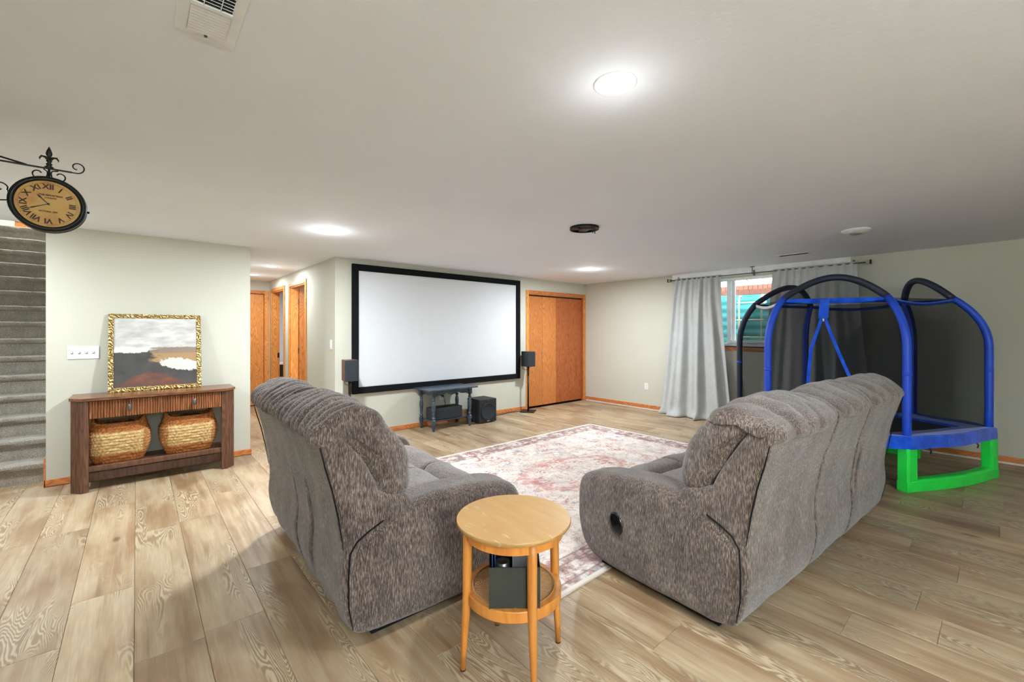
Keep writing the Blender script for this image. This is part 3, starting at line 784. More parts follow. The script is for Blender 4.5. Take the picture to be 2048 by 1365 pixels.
def basket(label, x, y, wx, rz):
    t = thing('wicker_basket', label, 'basket', (x, y, .205), rz, 'seagrass baskets under the console')
    hx, hy, hz = wx/2, .135, .345
    seg = 168; rows = 60; vs = []; fs = []
    rowh = hz/13
    for j in range(rows+1):
        z = hz*j/rows; q = z/hz
        bul = .80 + .26*math.sin(min(1, q*1.05)*PI*.80) - (.10*max(0, q-.75)/.25)
        ri = z/rowh
        for k in range(seg):
            a = 2*PI*k/seg; c, s = math.cos(a), math.sin(a)
            e = 2.0/4.2
            px_ = hx*math.copysign(abs(c)**e, c); py_ = hy*math.copysign(abs(s)**e, s)
            lift = .055*abs(c)**6*max(0, q-.82)/.18
            row = int(ri); wv = abs(math.sin(PI*(ri)))**.6*.007 + .004*math.sin(k*PI/2 + (row % 2)*PI)
            f = bul; L = math.hypot(px_, py_)
            vs.append((px_*f*(1+wv/L), py_*f*(1+wv/L), z+lift))
    for j in range(rows):
        for k in range(seg):
            a = j*seg+k; b = j*seg+(k+1) % seg; fs.append((a, b, b+seg, a+seg))
    fs.append(tuple(range(seg))[::-1])
    m = MB().add(vs, fs); o = m.build('woven_body', M['basket'], t, smooth=True); so = o.modifiers.new('s', 'SOLIDIFY'); so.thickness = .008
    rim = [vs[rows*seg+k] for k in range(0, seg, 3)]
    MB().tube(rim, .009, 8, closed=True).build('rim', M['basket'], t, smooth=True)
    return t
basket('woven seagrass basket on the left of the console shelf', -.12, 5.275, .40, R(-1.5))
basket('woven seagrass basket on the right of the console shelf', .385, 5.275, .42, R(1.5))
def heap(name, label, cx, cy, z0_, wx, wy, seed):
    rnd = random.Random(seed); n = 40; vs = []; fs = []
    for j in range(n+1):
        for i in range(n+1):
            u, v = -1+2*i/n, -1+2*j/n
            e = max(0, 1-abs(u)**4)*max(0, 1-abs(v)**4)
            nz_ = noise.noise(Vector((u*2.6+seed, v*2.6, 0)))*.5+abs(noise.noise(Vector((u*5+seed, v*4, 3))))*.5
            vs.append((cx+u*wx, cy+v*wy, z0_ + e*(.03+.06*nz_)))
    for j in range(n):
        for i in range(n): a = j*(n+1)+i; fs.append((a, a+1, a+n+2, a+n+1))
    o = MB().add(vs, fs).build(name, M['navycloth'], smooth=True); so = o.modifiers.new('s', 'SOLIDIFY'); so.thickness = .01
    setp(o, label, 'cloth'); return o
heap('folded_blanket', 'crumpled dark teal cloth in the left woven basket', -.12, 5.275, .205+.30, .14, .095, 4)
heap('folded_blanket', 'crumpled dark teal cloth in the right woven basket', .385, 5.275, .205+.30, .15, .095, 12)

# ------------------------------------------------------------ framed painting
def paint_mat():
    g = N('abstract_landscape'); tc = g.n('ShaderNodeTexCoord').outputs['Object']; sp_ = g.n('ShaderNodeSeparateXYZ', inp={0: tc})
    X_, Z_ = sp_.outputs[0], sp_.outputs[2]      # x -.33..+.33, z 0..1 of picture = 0..0.63
    u = g.math('ADD', g.math('MULTIPLY', X_, 1/.66), .5); v = g.math('MULTIPLY', Z_, 1/.64)
    n1 = g.math('SUBTRACT', g.noise(g.coord('Object', (5, 1, 14)), 1.4, 5, .62), .5)
    n2 = g.math('SUBTRACT', g.noise(g.coord('Object', (9, 1, 9)), 2.2, 6, .7), .5)
    def ln(v0, slope, amp=.1): # v - (v0 + slope*u) + noise
        return g.math('ADD', g.math('SUBTRACT', v, g.math('ADD', g.math('MULTIPLY', u, slope), v0)), g.math('MULTIPLY', n2, amp))
    sky = g.ramp(g.noise(g.coord('Object', (3, 1, 8)), 2, 5, .6), [(.3, '#a5a39f'), (.5, '#bebcb8'), (.68, '#d8d6d2')])
    dark = g.ramp(g.noise(g.coord('Object', (6, 1, 6)), 1.5, 4), [(.3, '#333230'), (.7, '#4b4643')])
    col = g.mix(g.step(ln(.57, .06, .10), -.008, .012), dark, sky)
    left = g.math('MULTIPLY', g.step(ln(.56, .0, .14), 0, .02), g.math('SUBTRACT', 1.0, g.step(ln(.63, .0, .16), 0, .02)))
    left = g.math('MULTIPLY', left, g.math('SUBTRACT', 1.0, g.step(g.math('ADD', u, n2), .36, .42)))
    col = g.mix(left, col, '#e4e1da')
    ur = g.step(g.math('ADD', u, g.math('MULTIPLY', n1, .5)), .42, .5)
    band = g.math('MULTIPLY', ur, g.math('MULTIPLY', g.step(ln(.54, 0, .04), 0, .02), g.math('SUBTRACT', 1.0, g.step(ln(.63, 0, .05), 0, .02))))
    col = g.mix(band, col, '#857467')
    tan = g.math('MULTIPLY', ur, g.math('MULTIPLY', g.step(ln(.40, 0, .08), 0, .03), g.math('SUBTRACT', 1.0, g.step(ln(.545, 0, .03), 0, .015))))
    col = g.mix(tan, col, '#a07f58')
    d1_ = g.math('DIVIDE', g.math('SUBTRACT', u, .80), .27); d2_ = g.math('DIVIDE', g.math('SUBTRACT', g.math('ADD', v, g.math('MULTIPLY', u, .18)), .515), .095)
    rad = g.math('ADD', g.math('ADD', g.math('MULTIPLY', d1_, d1_), g.math('MULTIPLY', d2_, d2_)), g.math('MULTIPLY', n2, 2.6))
    col = g.mix(g.math('SUBTRACT', 1.0, g.step(rad, .88, .98)), col, g.ramp(n2, [(.0, '#c9c6c0'), (.2, '#dedbd5')]))
    h1 = g.math('DIVIDE', g.math('SUBTRACT', u, .45), .42); hill = g.math('SUBTRACT', .24, g.math('MULTIPLY', g.math('MULTIPLY', h1, h1), .24))
    hm = g.math('SUBTRACT', 1.0, g.step(g.math('ADD', g.math('SUBTRACT', v, hill), g.math('MULTIPLY', n1, .12)), -.02, .05))
    rust = g.ramp(g.noise(g.coord('Object', (4, 1, 7)), 1.8, 5), [(.35, '#54352b'), (.55, '#6e4030'), (.72, '#94583f')])
    col = g.mix(hm, col, rust)
    col = g.mix(g.math('SUBTRACT', 1.0, g.step(v, .02, .14)), col, '#553c33')
    g.bump(n2, .3, .003)
    return g.fin(col, .45, 0, .4)
def gilt_mat():
    g = N('carved_gilt'); v = g.coord('Object', (1, 1, 1), (0, R(0), 0))
    n1 = g.n('ShaderNodeTexWave', wave_type='BANDS', bands_direction='DIAGONAL', inp={'Vector': v, 'Scale': 17, 'Distortion': 12, 'Detail': 2, 'Detail Scale': 1.5}).outputs['Fac']
    c = g.ramp(n1, [(.30, '#7d5a22'), (.5, '#b58a3c'), (.7, '#ead79c')]); g.bump(n1, .9, .008)
    return g.fin(c, .35, .55)
pf = thing('framed_painting', 'abstract landscape painting in a carved gold frame leaning on the console', 'painting', (.15, 5.415, .80))
tilt = Matrix.Rotation(R(-7.0), 4, 'X')
PWd, PH_ = .70, .735
m = MB().box(-.325, .325, -.004, .006, .03, PH_-.03).xf(tilt)
ca = m.build('canvas', paint_mat(), pf); 
ca.data.transform(Matrix.Identity(4))
gm = gilt_mat(); fwid = .038
def rail(poly):
    mm = MB().prism(poly, -.014, .010, 'y').xf(tilt); return mm.build('frame_rail', gm, pf, bevel=.006)
hw = PWd/2
rail([(-hw, 0), (hw, 0), (hw-fwid, fwid), (-hw+fwid, fwid)]); rail([(-hw, PH_), (hw, PH_), (hw-fwid, PH_-fwid), (-hw+fwid, PH_-fwid)])
rail([(-hw, 0), (-hw+fwid, fwid), (-hw+fwid, PH_-fwid), (-hw, PH_)]); rail([(hw, 0), (hw-fwid, fwid), (hw-fwid, PH_-fwid), (hw, PH_)])

# ------------------------------------------------------------ staircase
sc_ = thing('staircase', 'steep straight staircase carpeted in taupe left of the console wall', 'staircase', (0, 0, 0), kind='structure')
del sc_['category']
RS, TR, Y1 = .184, .2085, 5.73
me = None
for k in range(1, 16):
    yf = 0; prof = [(.02, 0), (.018, RS*.35), (.012, RS-.06), (.002, RS-.055), (-.018, RS-.045), (-.028, RS-.025), (-.024, RS-.008), (-.008, RS), (.03, RS), (TR+.05, RS), (TR+.05, 0)]
    if me is None:
        vs = []; fs = []; nx = 30; npf = len(prof); xs = [FX+(X0-.004-FX)*i/nx for i in range(nx+1)]
        for i, x in enumerate(xs):
            for j, (y, z) in enumerate(prof):
                dz = noise.noise(Vector((x*9, j*.7, 0)))*.004
                vs.append((x, y+(dz if 0 < j < 8 else 0), z+(dz if 3 < j < 9 else 0)))
        for i in range(nx):
            for j in range(npf):
                fs.append((i*npf+j, i*npf+(j+1) % npf, (i+1)*npf+(j+1) % npf, (i+1)*npf+j))
        fs.append(tuple(range(npf))); fs.append(tuple(nx*npf+j for j in range(npf))[::-1])
        o = MB().add(vs, fs).build('step', M['carpet'], sc_, auto=True); me = o.data
    else:
        o = bpy.data.objects.new('step', me); COL.objects.link(o); o.parent = sc_
    o.location = (0, Y1+(k-1)*TR, (k-1)*RS)
boxo('landing', (FX, X0, Y1+15*TR-.16, 10.2, 15*RS-.2, 15*RS), M['carpet'], sc_)
ob = thing('storage_box', 'orange-brown box at the top of the stairs just below the clock', 'box', (-1.18, 9.3, 15*RS))
boxo('body', (-.12, .12, -.1, .1, 0, .16), M['oak_lite'], ob, bevel=.004); boxo('lid', (-.125, .125, -.105, .105, .16, .185), M['oak'], ob, bevel=.003)

# ------------------------------------------------------------ hanging clock
ck = thing('wall_clock', 'round double-faced station clock with tan dial on a black scrolled iron bracket', 'clock', (-.307, 2.92, 1.951))
def dial_mat():
    g = N('aged_dial'); v = g.coord(); n1 = g.noise(v, 14, 4)
    return g.fin(g.ramp(n1, [(.3, '#b07a3c'), (.5, '#c19448'), (.7, '#bf9a55')]), .5)
R0 = .126
for s in (-1, 1):
    pr = [(.104, .022), (.108, .034), (.118, .036), (.126, .028), (.127, .010), (.12, .0)]
    seg = 48
    vs = [(r*math.cos(2*PI*k/seg), s*y, r*math.sin(2*PI*k/seg)) for r, y in pr for k in range(seg)]
    fs = [(i*seg+k, i*seg+(k+1) % seg, (i+1)*seg+(k+1) % seg, (i+1)*seg+k) for i in range(len(pr)-1) for k in range(seg)]
    MB().add(vs, fs).build('bezel', M['iron'], ck, smooth=True)
MB().lathe([(.119, -.018), (.122, 0), (.119, .018)], 48, axis='y').build('case', M['iron'], ck, smooth=True)
dl = MB().lathe([(.106, -.026), (.106, -.022)], 48, axis='y').build('dial', dial_mat(), ck)
MB().lathe([(.106, .022), (.106, .026)], 48, axis='y').build('dial', dl.data.materials[0], ck)
ink = plain('dial_ink', '#3b2416', .7)
for i, s in enumerate(['XII', 'I', 'II', 'III', 'IV', 'V', 'VI', 'VII', 'VIII', 'IX', 'X', 'XI']):
    a = i*PI/6
    text_mesh(s, .031, ink, dl, (.077*math.sin(a), -.0268, .078*math.cos(a)), (R(90), a, 0), 'numeral')
m = MB()
for i in range(60):
    a = i*PI/30; rr_ = .0016 if i % 5 == 0 else .0007
    c_ = Vector((.098*math.sin(a), -.0265, .098*math.cos(a)))
    m.lathe([(rr_, -.0005), (rr_, .0005)], 6, c=c_, axis='y')
m.build('minute_dots', ink, dl)
m = MB().tube([(.094*math.sin(2*PI*k/64), -.0262, .094*math.cos(2*PI*k/64)) for k in range(64)], .0004, 4, closed=True); m.build('minute_ring', ink, dl)
text_mesh('THE MANSTEAD', .0105, ink, dl, (.008, -.0268, .040), (R(90), 0, 0), 'lettering')
text_mesh('LONDON', .0085, ink, dl, (.008, -.0268, .028), (R(90), 0, 0), 'lettering')
text_mesh('VICTORIA 1859', .009, ink, dl, (0, -.0268, -.035), (R(90), 0, 0), 'lettering')
def hand(ang, ln, wd):
    d = Vector((math.sin(ang), 0, math.cos(ang))); s_ = Vector((math.cos(ang), 0, -math.sin(ang)))
    P = lambda u, v: tuple(d*u + s_*v + Vector((0, -.0285, 0)))
    pts = [P(-.008, wd*.5), P(ln*.55, wd), P(ln*.75, wd*1.6), P(ln, 0), P(ln*.75, -wd*1.6), P(ln*.55, -wd), P(-.008, -wd*.5)]
    bk_ = [(x, y+.001, z) for x, y, z in pts]; n = len(pts)
    MB().add(pts+bk_, [tuple(range(n)), tuple(range(n, 2*n))[::-1]]+[(i, (i+1) % n, n+(i+1) % n, n+i) for i in range(n)]).build('hand', M['iron'], dl)
hand(R(-42), .055, .0022); hand(R(-115), .072, .0018)
MB().lathe([(.004, -.031), (.004, -.026)], 12, axis='y').build('hand_hub', M['iron'], dl)
MB().tube([(.122, 0, -.01), (.134, 0, -.012)], [.004, .006], 8).build('winding_knob', M['iron'], ck)
# bracket
br = []
def spiral(c, r0, r1, a0, a1, n=26): return [(c[0]+(r0+(r1-r0)*i/n)*math.cos(a0+(a1-a0)*i/n), 0, c[1]+(r0+(r1-r0)*i/n)*math.sin(a0+(a1-a0)*i/n)) for i in range(n+1)]
MB().tube([(0, 0, .125), (0, 0, .172)], .0045, 8).build('hanger_stem', M['iron'], ck)
MB().box(-.40, .075, -.006, .006, .167, .173).build('bracket_arm', M['iron'], ck, bevel=.001)
MB().tube([(-.07, 0, .172), (-.2, 0, .198), (-.3, 0, .205), (-.398, 0, .205)], .004, 6).build('bracket_brace', M['iron'], ck, smooth=True)
def scroll(pts): MB().tube(pts, .0028, 6, flat=1.6).build('scroll', M['iron'], ck, smooth=True)
scroll([(.07, 0, .170)] + [(.085, 0, .170)] + spiral((.092, .198), .028, .010, R(-90), R(270)))
scroll([(-.018, 0, .165), (-.006, 0, .155), (-.005, 0, .143)] + spiral((-.034, .140), .027, .010, R(-20), R(-330)))
scroll([(.03, 0, .165), (.010, 0, .160), (.006, 0, .150)] + spiral((.034, .140), .027, .010, R(200), R(510)))
scroll([(-.120, 0, .015), (-.128, 0, .045)] + spiral((-.152, .052), .026, .009, R(10), R(320)))
scroll([(-.125, 0, .0), (-.17, 0, -.008), (-.24, 0, -.004), (-.32, 0, .03), (-.38, 0, .09), (-.395, 0, .165)])
boxo('wall_mount', (-.413, -.398, -.02, .02, -.02, .23), M['iron'], ck, bevel=.002)
# fleur-de-lis finial
m = MB().lathe([(.002, .215), (.010, .232), (.0115, .24), (.008, .254), (.001, .272)], 10, sy=.5)
m.lathe([(.006, .172), (.018, .176), (.008, .184), (.012, .19), (.006, .198), (.011, .204), (.006, .212), (.008, .222)], 10, sy=.5)
for s in (-1, 1): m.tube([(0, 0, .205), (s*.012, 0, .222), (s*.024, 0, .224), (s*.030, 0, .214), (s*.030, 0, .206)], [.005, .0055, .0045, .003, .001], 6)
m.build('fleur_finial', M['iron'], ck, smooth=True)

# ------------------------------------------------------------ rug
def rug_mat():
    g = N('faded_oriental_rug'); tc = g.n('ShaderNodeTexCoord').outputs['Object']; sp_ = g.n('ShaderNodeSeparateXYZ', inp={0: tc})
    ax = g.math('ABSOLUTE', sp_.outputs[0]); ay = g.math('ABSOLUTE', sp_.outputs[1])
    HX_, HY_ = 1.8, 1.25
    sym = g.n('ShaderNodeCombineXYZ', inp={0: ax, 1: ay}).outputs[0]
    wob = g.noise(tc, 2.5, 3, out=1)
    symw = g.n('ShaderNodeVectorMath', operation='ADD', inp={0: sym, 1: g.n('ShaderNodeVectorMath', operation='SCALE', inp={0: wob, 'Scale': .10}).outputs[0]}).outputs[0]
    vo = g.n('ShaderNodeTexVoronoi', feature='F1', inp={'Vector': symw, 'Scale': 6.5}); vd = vo.outputs['Distance']; vc = g.n('ShaderNodeSeparateColor', inp={0: vo.outputs['Color']}).outputs[0]
    base = g.ramp(g.noise(tc, 4, 4, .6), [(.3, '#cfc2bb'), (.5, '#ddd0c6'), (.7, '#e6ddd6')])
    fac = g.n('ShaderNodeTexNoise', inp={'Vector': symw, 'Scale': 3.2, 'Detail': 5, 'Roughness': .7}).outputs[0]
    fac2 = g.n('ShaderNodeTexNoise', inp={'Vector': symw, 'Scale': 4.5, 'Detail': 5, 'Roughness': .75, 'Distortion': 1.2}).outputs[0]
    ringp = g.math('ABSOLUTE', g.math('SUBTRACT', g.math('FRACT', g.math('MULTIPLY', vd, 4.5)), .5))
    red = g.math('MULTIPLY', g.step(fac, .49, .58), g.step(ringp, .14, .3))
    worn = g.step(g.noise(tc, 9, 6, .75), .36, .56)
    c = g.mix(g.math('MULTIPLY', g.math('MULTIPLY', red, worn), .75), base, '#b4594e')
    blue = g.math('MULTIPLY', g.step(fac2, .53, .62), worn)
    c = g.mix(g.math('MULTIPLY', blue, .7), c, '#6f7f96')
    ln = g.math('SUBTRACT', 1.0, g.step(g.math('ABSOLUTE', g.math('SUBTRACT', fac2, .5)), .006, .02))
    c = g.mix(g.math('MULTIPLY', g.math('MULTIPLY', ln, worn), .55), c, '#7a4a48')
    l2 = g.math('SUBTRACT', 1.0, g.step(g.math('ABSOLUTE', g.math('SUBTRACT', g.math('FRACT', g.math('MULTIPLY', fac, 11.0)), .5)), .05, .16))
    c = g.mix(g.math('MULTIPLY', g.math('MULTIPLY', l2, g.step(worn, .4, .9)), .38), c, '#96665f')
    # central medallion ring
    rx = g.math('DIVIDE', ax, 1.0); ry = g.math('DIVIDE', ay, .62)
    rd = g.math('SQRT', g.math('ADD', g.math('MULTIPLY', rx, rx), g.math('MULTIPLY', ry, ry)))
    rdn = g.math('ADD', rd, g.math('MULTIPLY', g.math('SUBTRACT', fac, .5), .5))
    med = g.math('MULTIPLY', g.step(rdn, .50, .53), g.math('SUBTRACT', 1.0, g.step(rdn, .62, .66)))
    c = g.mix(g.math('MULTIPLY', g.math('MULTIPLY', med, worn), .55), c, '#bd6f66')
    # border
    dx = g.math('SUBTRACT', HX_, ax); dy = g.math('SUBTRACT', HY_, ay); e = g.math('MINIMUM', dx, dy)
    bmask = g.math('SUBTRACT', 1.0, g.step(e, .24, .25))
    bv = g.n('ShaderNodeTexVoronoi', feature='F1', inp={'Vector': symw, 'Scale': 15}); bd = bv.outputs['Distance']; bc = g.n('ShaderNodeSeparateColor', inp={0: bv.outputs['Color']}).outputs[1]
    bcol = g.ramp(bc, [(.0, '#8a5a58'), (.3, '#a5807a'), (.5, '#cbb9b0'), (.7, '#8d93a0'), (.9, '#dccfc6')], 'CONSTANT')
    bcol = g.mix(g.step(bd, .36, .5), bcol, '#7a5552')
    c = g.mix(g.math('MULTIPLY', g.math('MULTIPLY', bmask, worn), .78), c, bcol)
    for q in (.245, .06, .19):
        l_ = g.math('SUBTRACT', 1.0, g.step(g.math('ABSOLUTE', g.math('SUBTRACT', e, q)), .004, .009))
        c = g.mix(g.math('MULTIPLY', l_, .7), c, '#8a6864')
    c = g.mix(g.math('SUBTRACT', 1.0, g.step(e, .02, .026)), c, '#d9cfc4')
    fib = g.noise(g.coord('Object', (220, 220, 50)), 1, 2)
    c = g.mix(g.math('MULTIPLY', g.step(fib, .5, .75), .25), c, '#f1e9e2')
    g.bump(fib, .3, .003)
    return g.fin(c, .95, 0, .1)
RC = (3.215, 2.755)
rg = thing('area_rug', 'large faded red, blue and cream oriental rug between the loveseat and the sofa', 'rug', (RC[0], RC[1], 0), R(.2))
boxo('pile', (-1.8, 1.8, -1.25, 1.25, .001, .008), rug_mat(), rg)
for q in ((-1.806, 1.806, -1.258, -1.25), (-1.806, 1.806, 1.25, 1.258), (-1.808, -1.8, -1.258, 1.258), (1.8, 1.808, -1.258, 1.258)):
    boxo('binding', (q[0], q[1], q[2], q[3], .001, .010), plain('cream_binding', '#cfc5b8', .9), rg)

# ------------------------------------------------------------ sofas
def resample(pts, n):
    P = [Vector((a, b)) for a, b in pts]; m_ = len(P); out = []
    for i in range(m_):
        p0, p1, p2, p3 = P[i-1], P[i], P[(i+1) % m_], P[(i+2) % m_]
        for k in range(12):
            t_ = k/12
            out.append(.5*((2*p1)+(-p0+p2)*t_+(2*p0-5*p1+4*p2-p3)*t_*t_+(-p0+3*p1-3*p2+p3)*t_**3))
    d = [0]
    for i in range(len(out)): d.append(d[-1]+(out[(i+1) % len(out)]-out[i]).length)
    T = d[-1]; res = []; j = 0
    for i in range(n):
        s = T*i/n
        while d[j+1] < s: j += 1
        f = (s-d[j])/max(1e-9, d[j+1]-d[j]); res.append(out[j].lerp(out[(j+1) % len(out)], f))
    return res
def puffy(name, outline, x0, x1, r, mat, parent, n=90, mid=30, fn=None, ebulge=.01):
    pts = resample(outline, n)
    area = sum(pts[i].x*pts[(i+1) % n].y-pts[(i+1) % n].x*pts[i].y for i in range(n))
    sg = 1 if area > 0 else -1
    nor = []
    for i in range(n):
        t_ = (pts[(i+1) % n]-pts[i-1]).normalized(); nor.append(Vector((t_.y, -t_.x))*sg)
    cen = sum(pts, Vector((0, 0)))/n
    sl = []
    K = 6
    for k in range(K): a = PI/2*k/K; sl.append((x0+r*(1-math.cos(PI/2-a)) if False else x0+r*(1-math.sin(a)), r*(1-math.cos(a))))
    sl = [(x0+r*(1-math.sin(PI/2*k/K)), r*(1-math.cos(PI/2*k/K))) for k in range(K, 0, -1)]
    L = [(x, ins) for x, ins in sl]                          # x0 .. : inset big -> small
    L = [(x0 + r*(1-math.cos(PI/2*k/K)), r*(1-math.sin(PI/2*k/K))) for k in range(K)]
    Rr = [(x1 - r*(1-math.cos(PI/2*k/K)), r*(1-math.sin(PI/2*k/K))) for k in range(K)][::-1]
    Mi = [(x0+r+(x1-x0-2*r)*k/mid, 0) for k in range(mid+1)]
    slices = L+Mi+Rr
    rings = []
    def ring(x, ins, sc=1.0, off=0):
        rr_ = []
        for i in range(n):
            p = pts[i]-nor[i]*ins; p = cen+(p-cen)*sc
            v = Vector((x+off, p.x, p.y))
            if fn:
                nn = Vector((0, nor[i].x, nor[i].y)); v = v + nn*fn(x, p.x, p.y)*sc
            rr_.append(v)
        return rr_
    caps = [.0, .25, .5, .75, .92] if ebulge else [1.0]
    for s in caps: rings.append(ring(x0, r, max(.02, s), -ebulge*(1-s*s)))
    for x, ins in slices: rings.append(ring(x, ins))
    for s in caps[::-1]: rings.append(ring(x1, r, max(.02, s), ebulge*(1-s*s)))
    vs = [v for q in rings for v in q]; fs = []
    for j in range(len(rings)-1):
        for i in range(n): fs.append((j*n+i, j*n+(i+1) % n, (j+1)*n+(i+1) % n, (j+1)*n+i))
    fs.append(tuple(range(n))[::-1]); fs.append(tuple((len(rings)-1)*n+i for i in range(n)))
    return MB().add(vs, fs).build(name, mat, parent, smooth=True)

ARM = [(.12, .028), (.03, .032), (-.03, .062), (-.066, .16), (-.072, .28), (-.068, .40), (-.03, .455), (.05, .50), (.16, .553), (.34, .578), (.52, .572), (.69, .555), (.82, .515), (.878, .44), (.885, .30), (.865, .18), (.83, .10), (.77, .048), (.68, .03), (.4, .028)]
CORE = [(-.02, .045), (-.07, .09), (-.105, .25), (-.10, .42), (-.135, .66), (-.175, .80), (-.205, .91), (-.18, .95), (-.12, .94), (-.02, .80), (.05, .66), (.09, .50), (.12, .35), (.12, .1), (.08, .045)]
PIL = [(-.12, .90), (-.13, .94), (-.10, .975), (-.03, 1.0), (.055, .985), (.125, .925), (.178, .835), (.207, .74), (.212, .665), (.19, .608), (.13, .598), (.075, .62), (.03, .70), (-.03, .80), (-.08, .86)]
FLAP = [(-.213, .905), (-.207, .945), (-.15, .995), (-.05, 1.03), (.035, 1.01), (.078, .975), (.09, .94), (.06, .912), (.0, .905), (-.08, .895), (-.17, .885)]
LUM = [(.03, .64), (.12, .63), (.195, .60), (.225, .555), (.228, .50), (.20, .43), (.1, .42), (.04, .5)]
SEAT = [(.08, .25), (.08, .40), (.16, .445), (.32, .465), (.50, .468), (.62, .455), (.665, .42), (.67, .33), (.66, .25)]
FRT = [(.65, .36), (.66, .42), (.70, .462), (.77, .468), (.85, .445), (.90, .39), (.91, .30), (.90, .16), (.87, .08), (.70, .07), (.66, .2)]
def nz(x, y, z, s, a): return noise.noise(Vector((x*s, y*s, z*s)))*a
def build_sofa(t, W, seats, latch_side, seed, creases, gather):
    aw = .215
    for i, (a, b) in enumerate(((0, aw), (W-aw, W))):
        def fa(x, y, z, s=seed+i): return nz(x+s, y, z, 3.5, .010)+nz(x+s, y, z, 11, .003)
        arm = puffy('arm', ARM, a, b, .055, M['chenille'], t, 110, 14, fa, .012)
        if (i == 0) == (latch_side == 'left') and latch_side:
            xx = a-.008 if i == 0 else b+.008
            la = MB().lathe([(.030, -.012), (.040, -.010), (.042, 0), (.040, .010), (.032, .012), (.030, .004), (.010, .002)], 28, axis='x', sy=1.45)
            o = la.build('recline_latch', plain('glossy_black', '#08080a', .12), arm, smooth=True)
            o.rotation_euler = (R(-22), 0, 0) if i == 0 else (R(-22), 0, PI); o.location = (xx, .566, .308)
    sw_ = (W-2*aw)/seats
    for k in range(seats):
        a = aw+k*sw_; b = a+sw_
        ca_ = .022 if k == 0 else a; cb_ = W-.022 if k == seats-1 else b
        def fc(x, y, z):
            d = nz(x+seed, y, z, 3, .008) + gather[2]*math.sin(x*26+2*math.sin(z*3+seed))*(1 if y < .0 else 0)
            for cx, zl_, zh_ in creases:
                if y < 0 and zl_ < z < zh_: d -= .022*math.exp(-((x-cx-(z-.5)*.04)/.012)**2)*min(1, (z-zl_)*9, (zh_-z)*9)
            return d
        puffy('back_cover', CORE, ca_, cb_, .022, M['chenille'], t, 110, 56, fc, .004)
        pa, pb_ = (ca_-.005 if k == 0 else a+.002), (cb_+.005 if k == seats-1 else b-.002)
        crown = .05*gather[1]
        def fp(x, y, z, pa=pa, pb_=pb_, k=k):
            u = (x-pa)/(pb_-pa)
            top = max(0, min(1, (z-.80)/.12))
            w_ = x*gather[0] + 3.0*y*math.sin(x*4+seed) + 1.6*noise.noise(Vector((x*3+seed, y*4, z*4)))
            rid = (abs(math.sin(w_))**.7-.55)
            lo_ = nz(x+seed*2+k, y, z, 6, .018)
            return crown*(math.sin(PI*max(0, min(1, u)))**.5-.6)*top + lo_ + rid*gather[3]*top*(1 if y < .1 else .5) + nz(x+seed, y, z, 18, .004)
        puffy('head_pillow', PIL, max(pa, .006), min(pb_, W-.006), .05, M['chenille'], t, 110, 60, fp, .012)
        puffy('gathered_top', FLAP, max(pa, .012), min(pb_, W-.012), .026, M['chenille'], t, 110, 100, fp, .006)
        puffy('lumbar_cushion', LUM, max(pa, .016), min(pb_, W-.016), .03, M['chenille'], t, 50, 16, lambda x, y, z: nz(x, y, z, 6, .006), .01)
        puffy('seat_cushion', SEAT, a+.002, b-.002, .035, M['chenille_flat'], t, 70, 20, lambda x, y, z: nz(x+seed, y, z, 5, .016), .003)
        puffy('footrest', FRT, a+.003, b-.003, .04, M['chenille_flat'], t, 70, 20, lambda x, y, z, k=k: nz(x+seed+k, y, z, 5, .014), .003)
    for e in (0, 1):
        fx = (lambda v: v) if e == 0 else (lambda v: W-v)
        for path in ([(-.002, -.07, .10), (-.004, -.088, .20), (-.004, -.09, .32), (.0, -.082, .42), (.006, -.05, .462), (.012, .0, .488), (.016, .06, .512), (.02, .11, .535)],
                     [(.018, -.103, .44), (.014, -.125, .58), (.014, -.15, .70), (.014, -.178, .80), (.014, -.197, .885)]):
            MB().tube([(fx(x), y, z) for x, y, z in path], [.0015]+[.0034]*(len(path)-2)+[.0015], 6).build('crease_shade', M['blackvel'], t, smooth=True)  # thin black tubes draw the shade in the creases between parts
    boxo('base', (.05, W-.05, .03, .72, .012, .25), M['blackvel'], t)
    for sx in (.1, W-.1):
        for sy in (.08, .66): MB().lathe([(.025, 0), (.025, .014)], 12, c=(sx, sy, 0)).build('foot', M['black'], t)
WS, WL = 2.27, 1.57
sf = thing('sofa', 'three-seat taupe chenille reclining sofa seen from behind, right of the side table', 'sofa', (1.947, .833, .0095), R(-3.7))
build_sofa(sf, WS, 3, 'left', 2.3, [(1.52, .30, .66)], (20, 1.0, .0012, .011))
a = R(-91.4)
lv = thing('loveseat', 'two-seat taupe chenille reclining loveseat with gathered top, left of the side table', 'sofa', (.754-WL*math.cos(a), 1.80-WL*math.sin(a), .0095), a)
build_sofa(lv, WL, 2, None, 7.9, [(WL-.50, .10, .66)], (44, .35, .0045, .024))

# ------------------------------------------------------------ round side table
t = thing('side_table', 'round honey-coloured wooden side table with a caned lower shelf', 'side table', (1.189, 1.355, 0))
MB().lathe([(.22, .572), (.234, .575), (.238, .582), (.238, .588), (.236, .592), (.1, .592)], 64).build('tabletop', M['ttop'], t, auto=True)
def ringm(r0, r1, z0_, z1_, seg=56):
    prof = [(r0, z0_), (r1, z0_), (r1, z1_), (r0, z1_)]
    vs = [(r*math.cos(2*PI*k/seg), r*math.sin(2*PI*k/seg), z) for r, z in prof for k in range(seg)]
    return MB().add(vs, [(i*seg+k, i*seg+(k+1) % seg, ((i+1) % 4)*seg+(k+1) % seg, ((i+1) % 4)*seg+k) for i in range(4) for k in range(seg)])
ringm(.185, .205, .53, .572).build('apron_ring', M['beech'], t, auto=True)
ringm(.168, .198, .271, .316).build('shelf_ring', M['beech'], t, auto=True, bevel=.004)
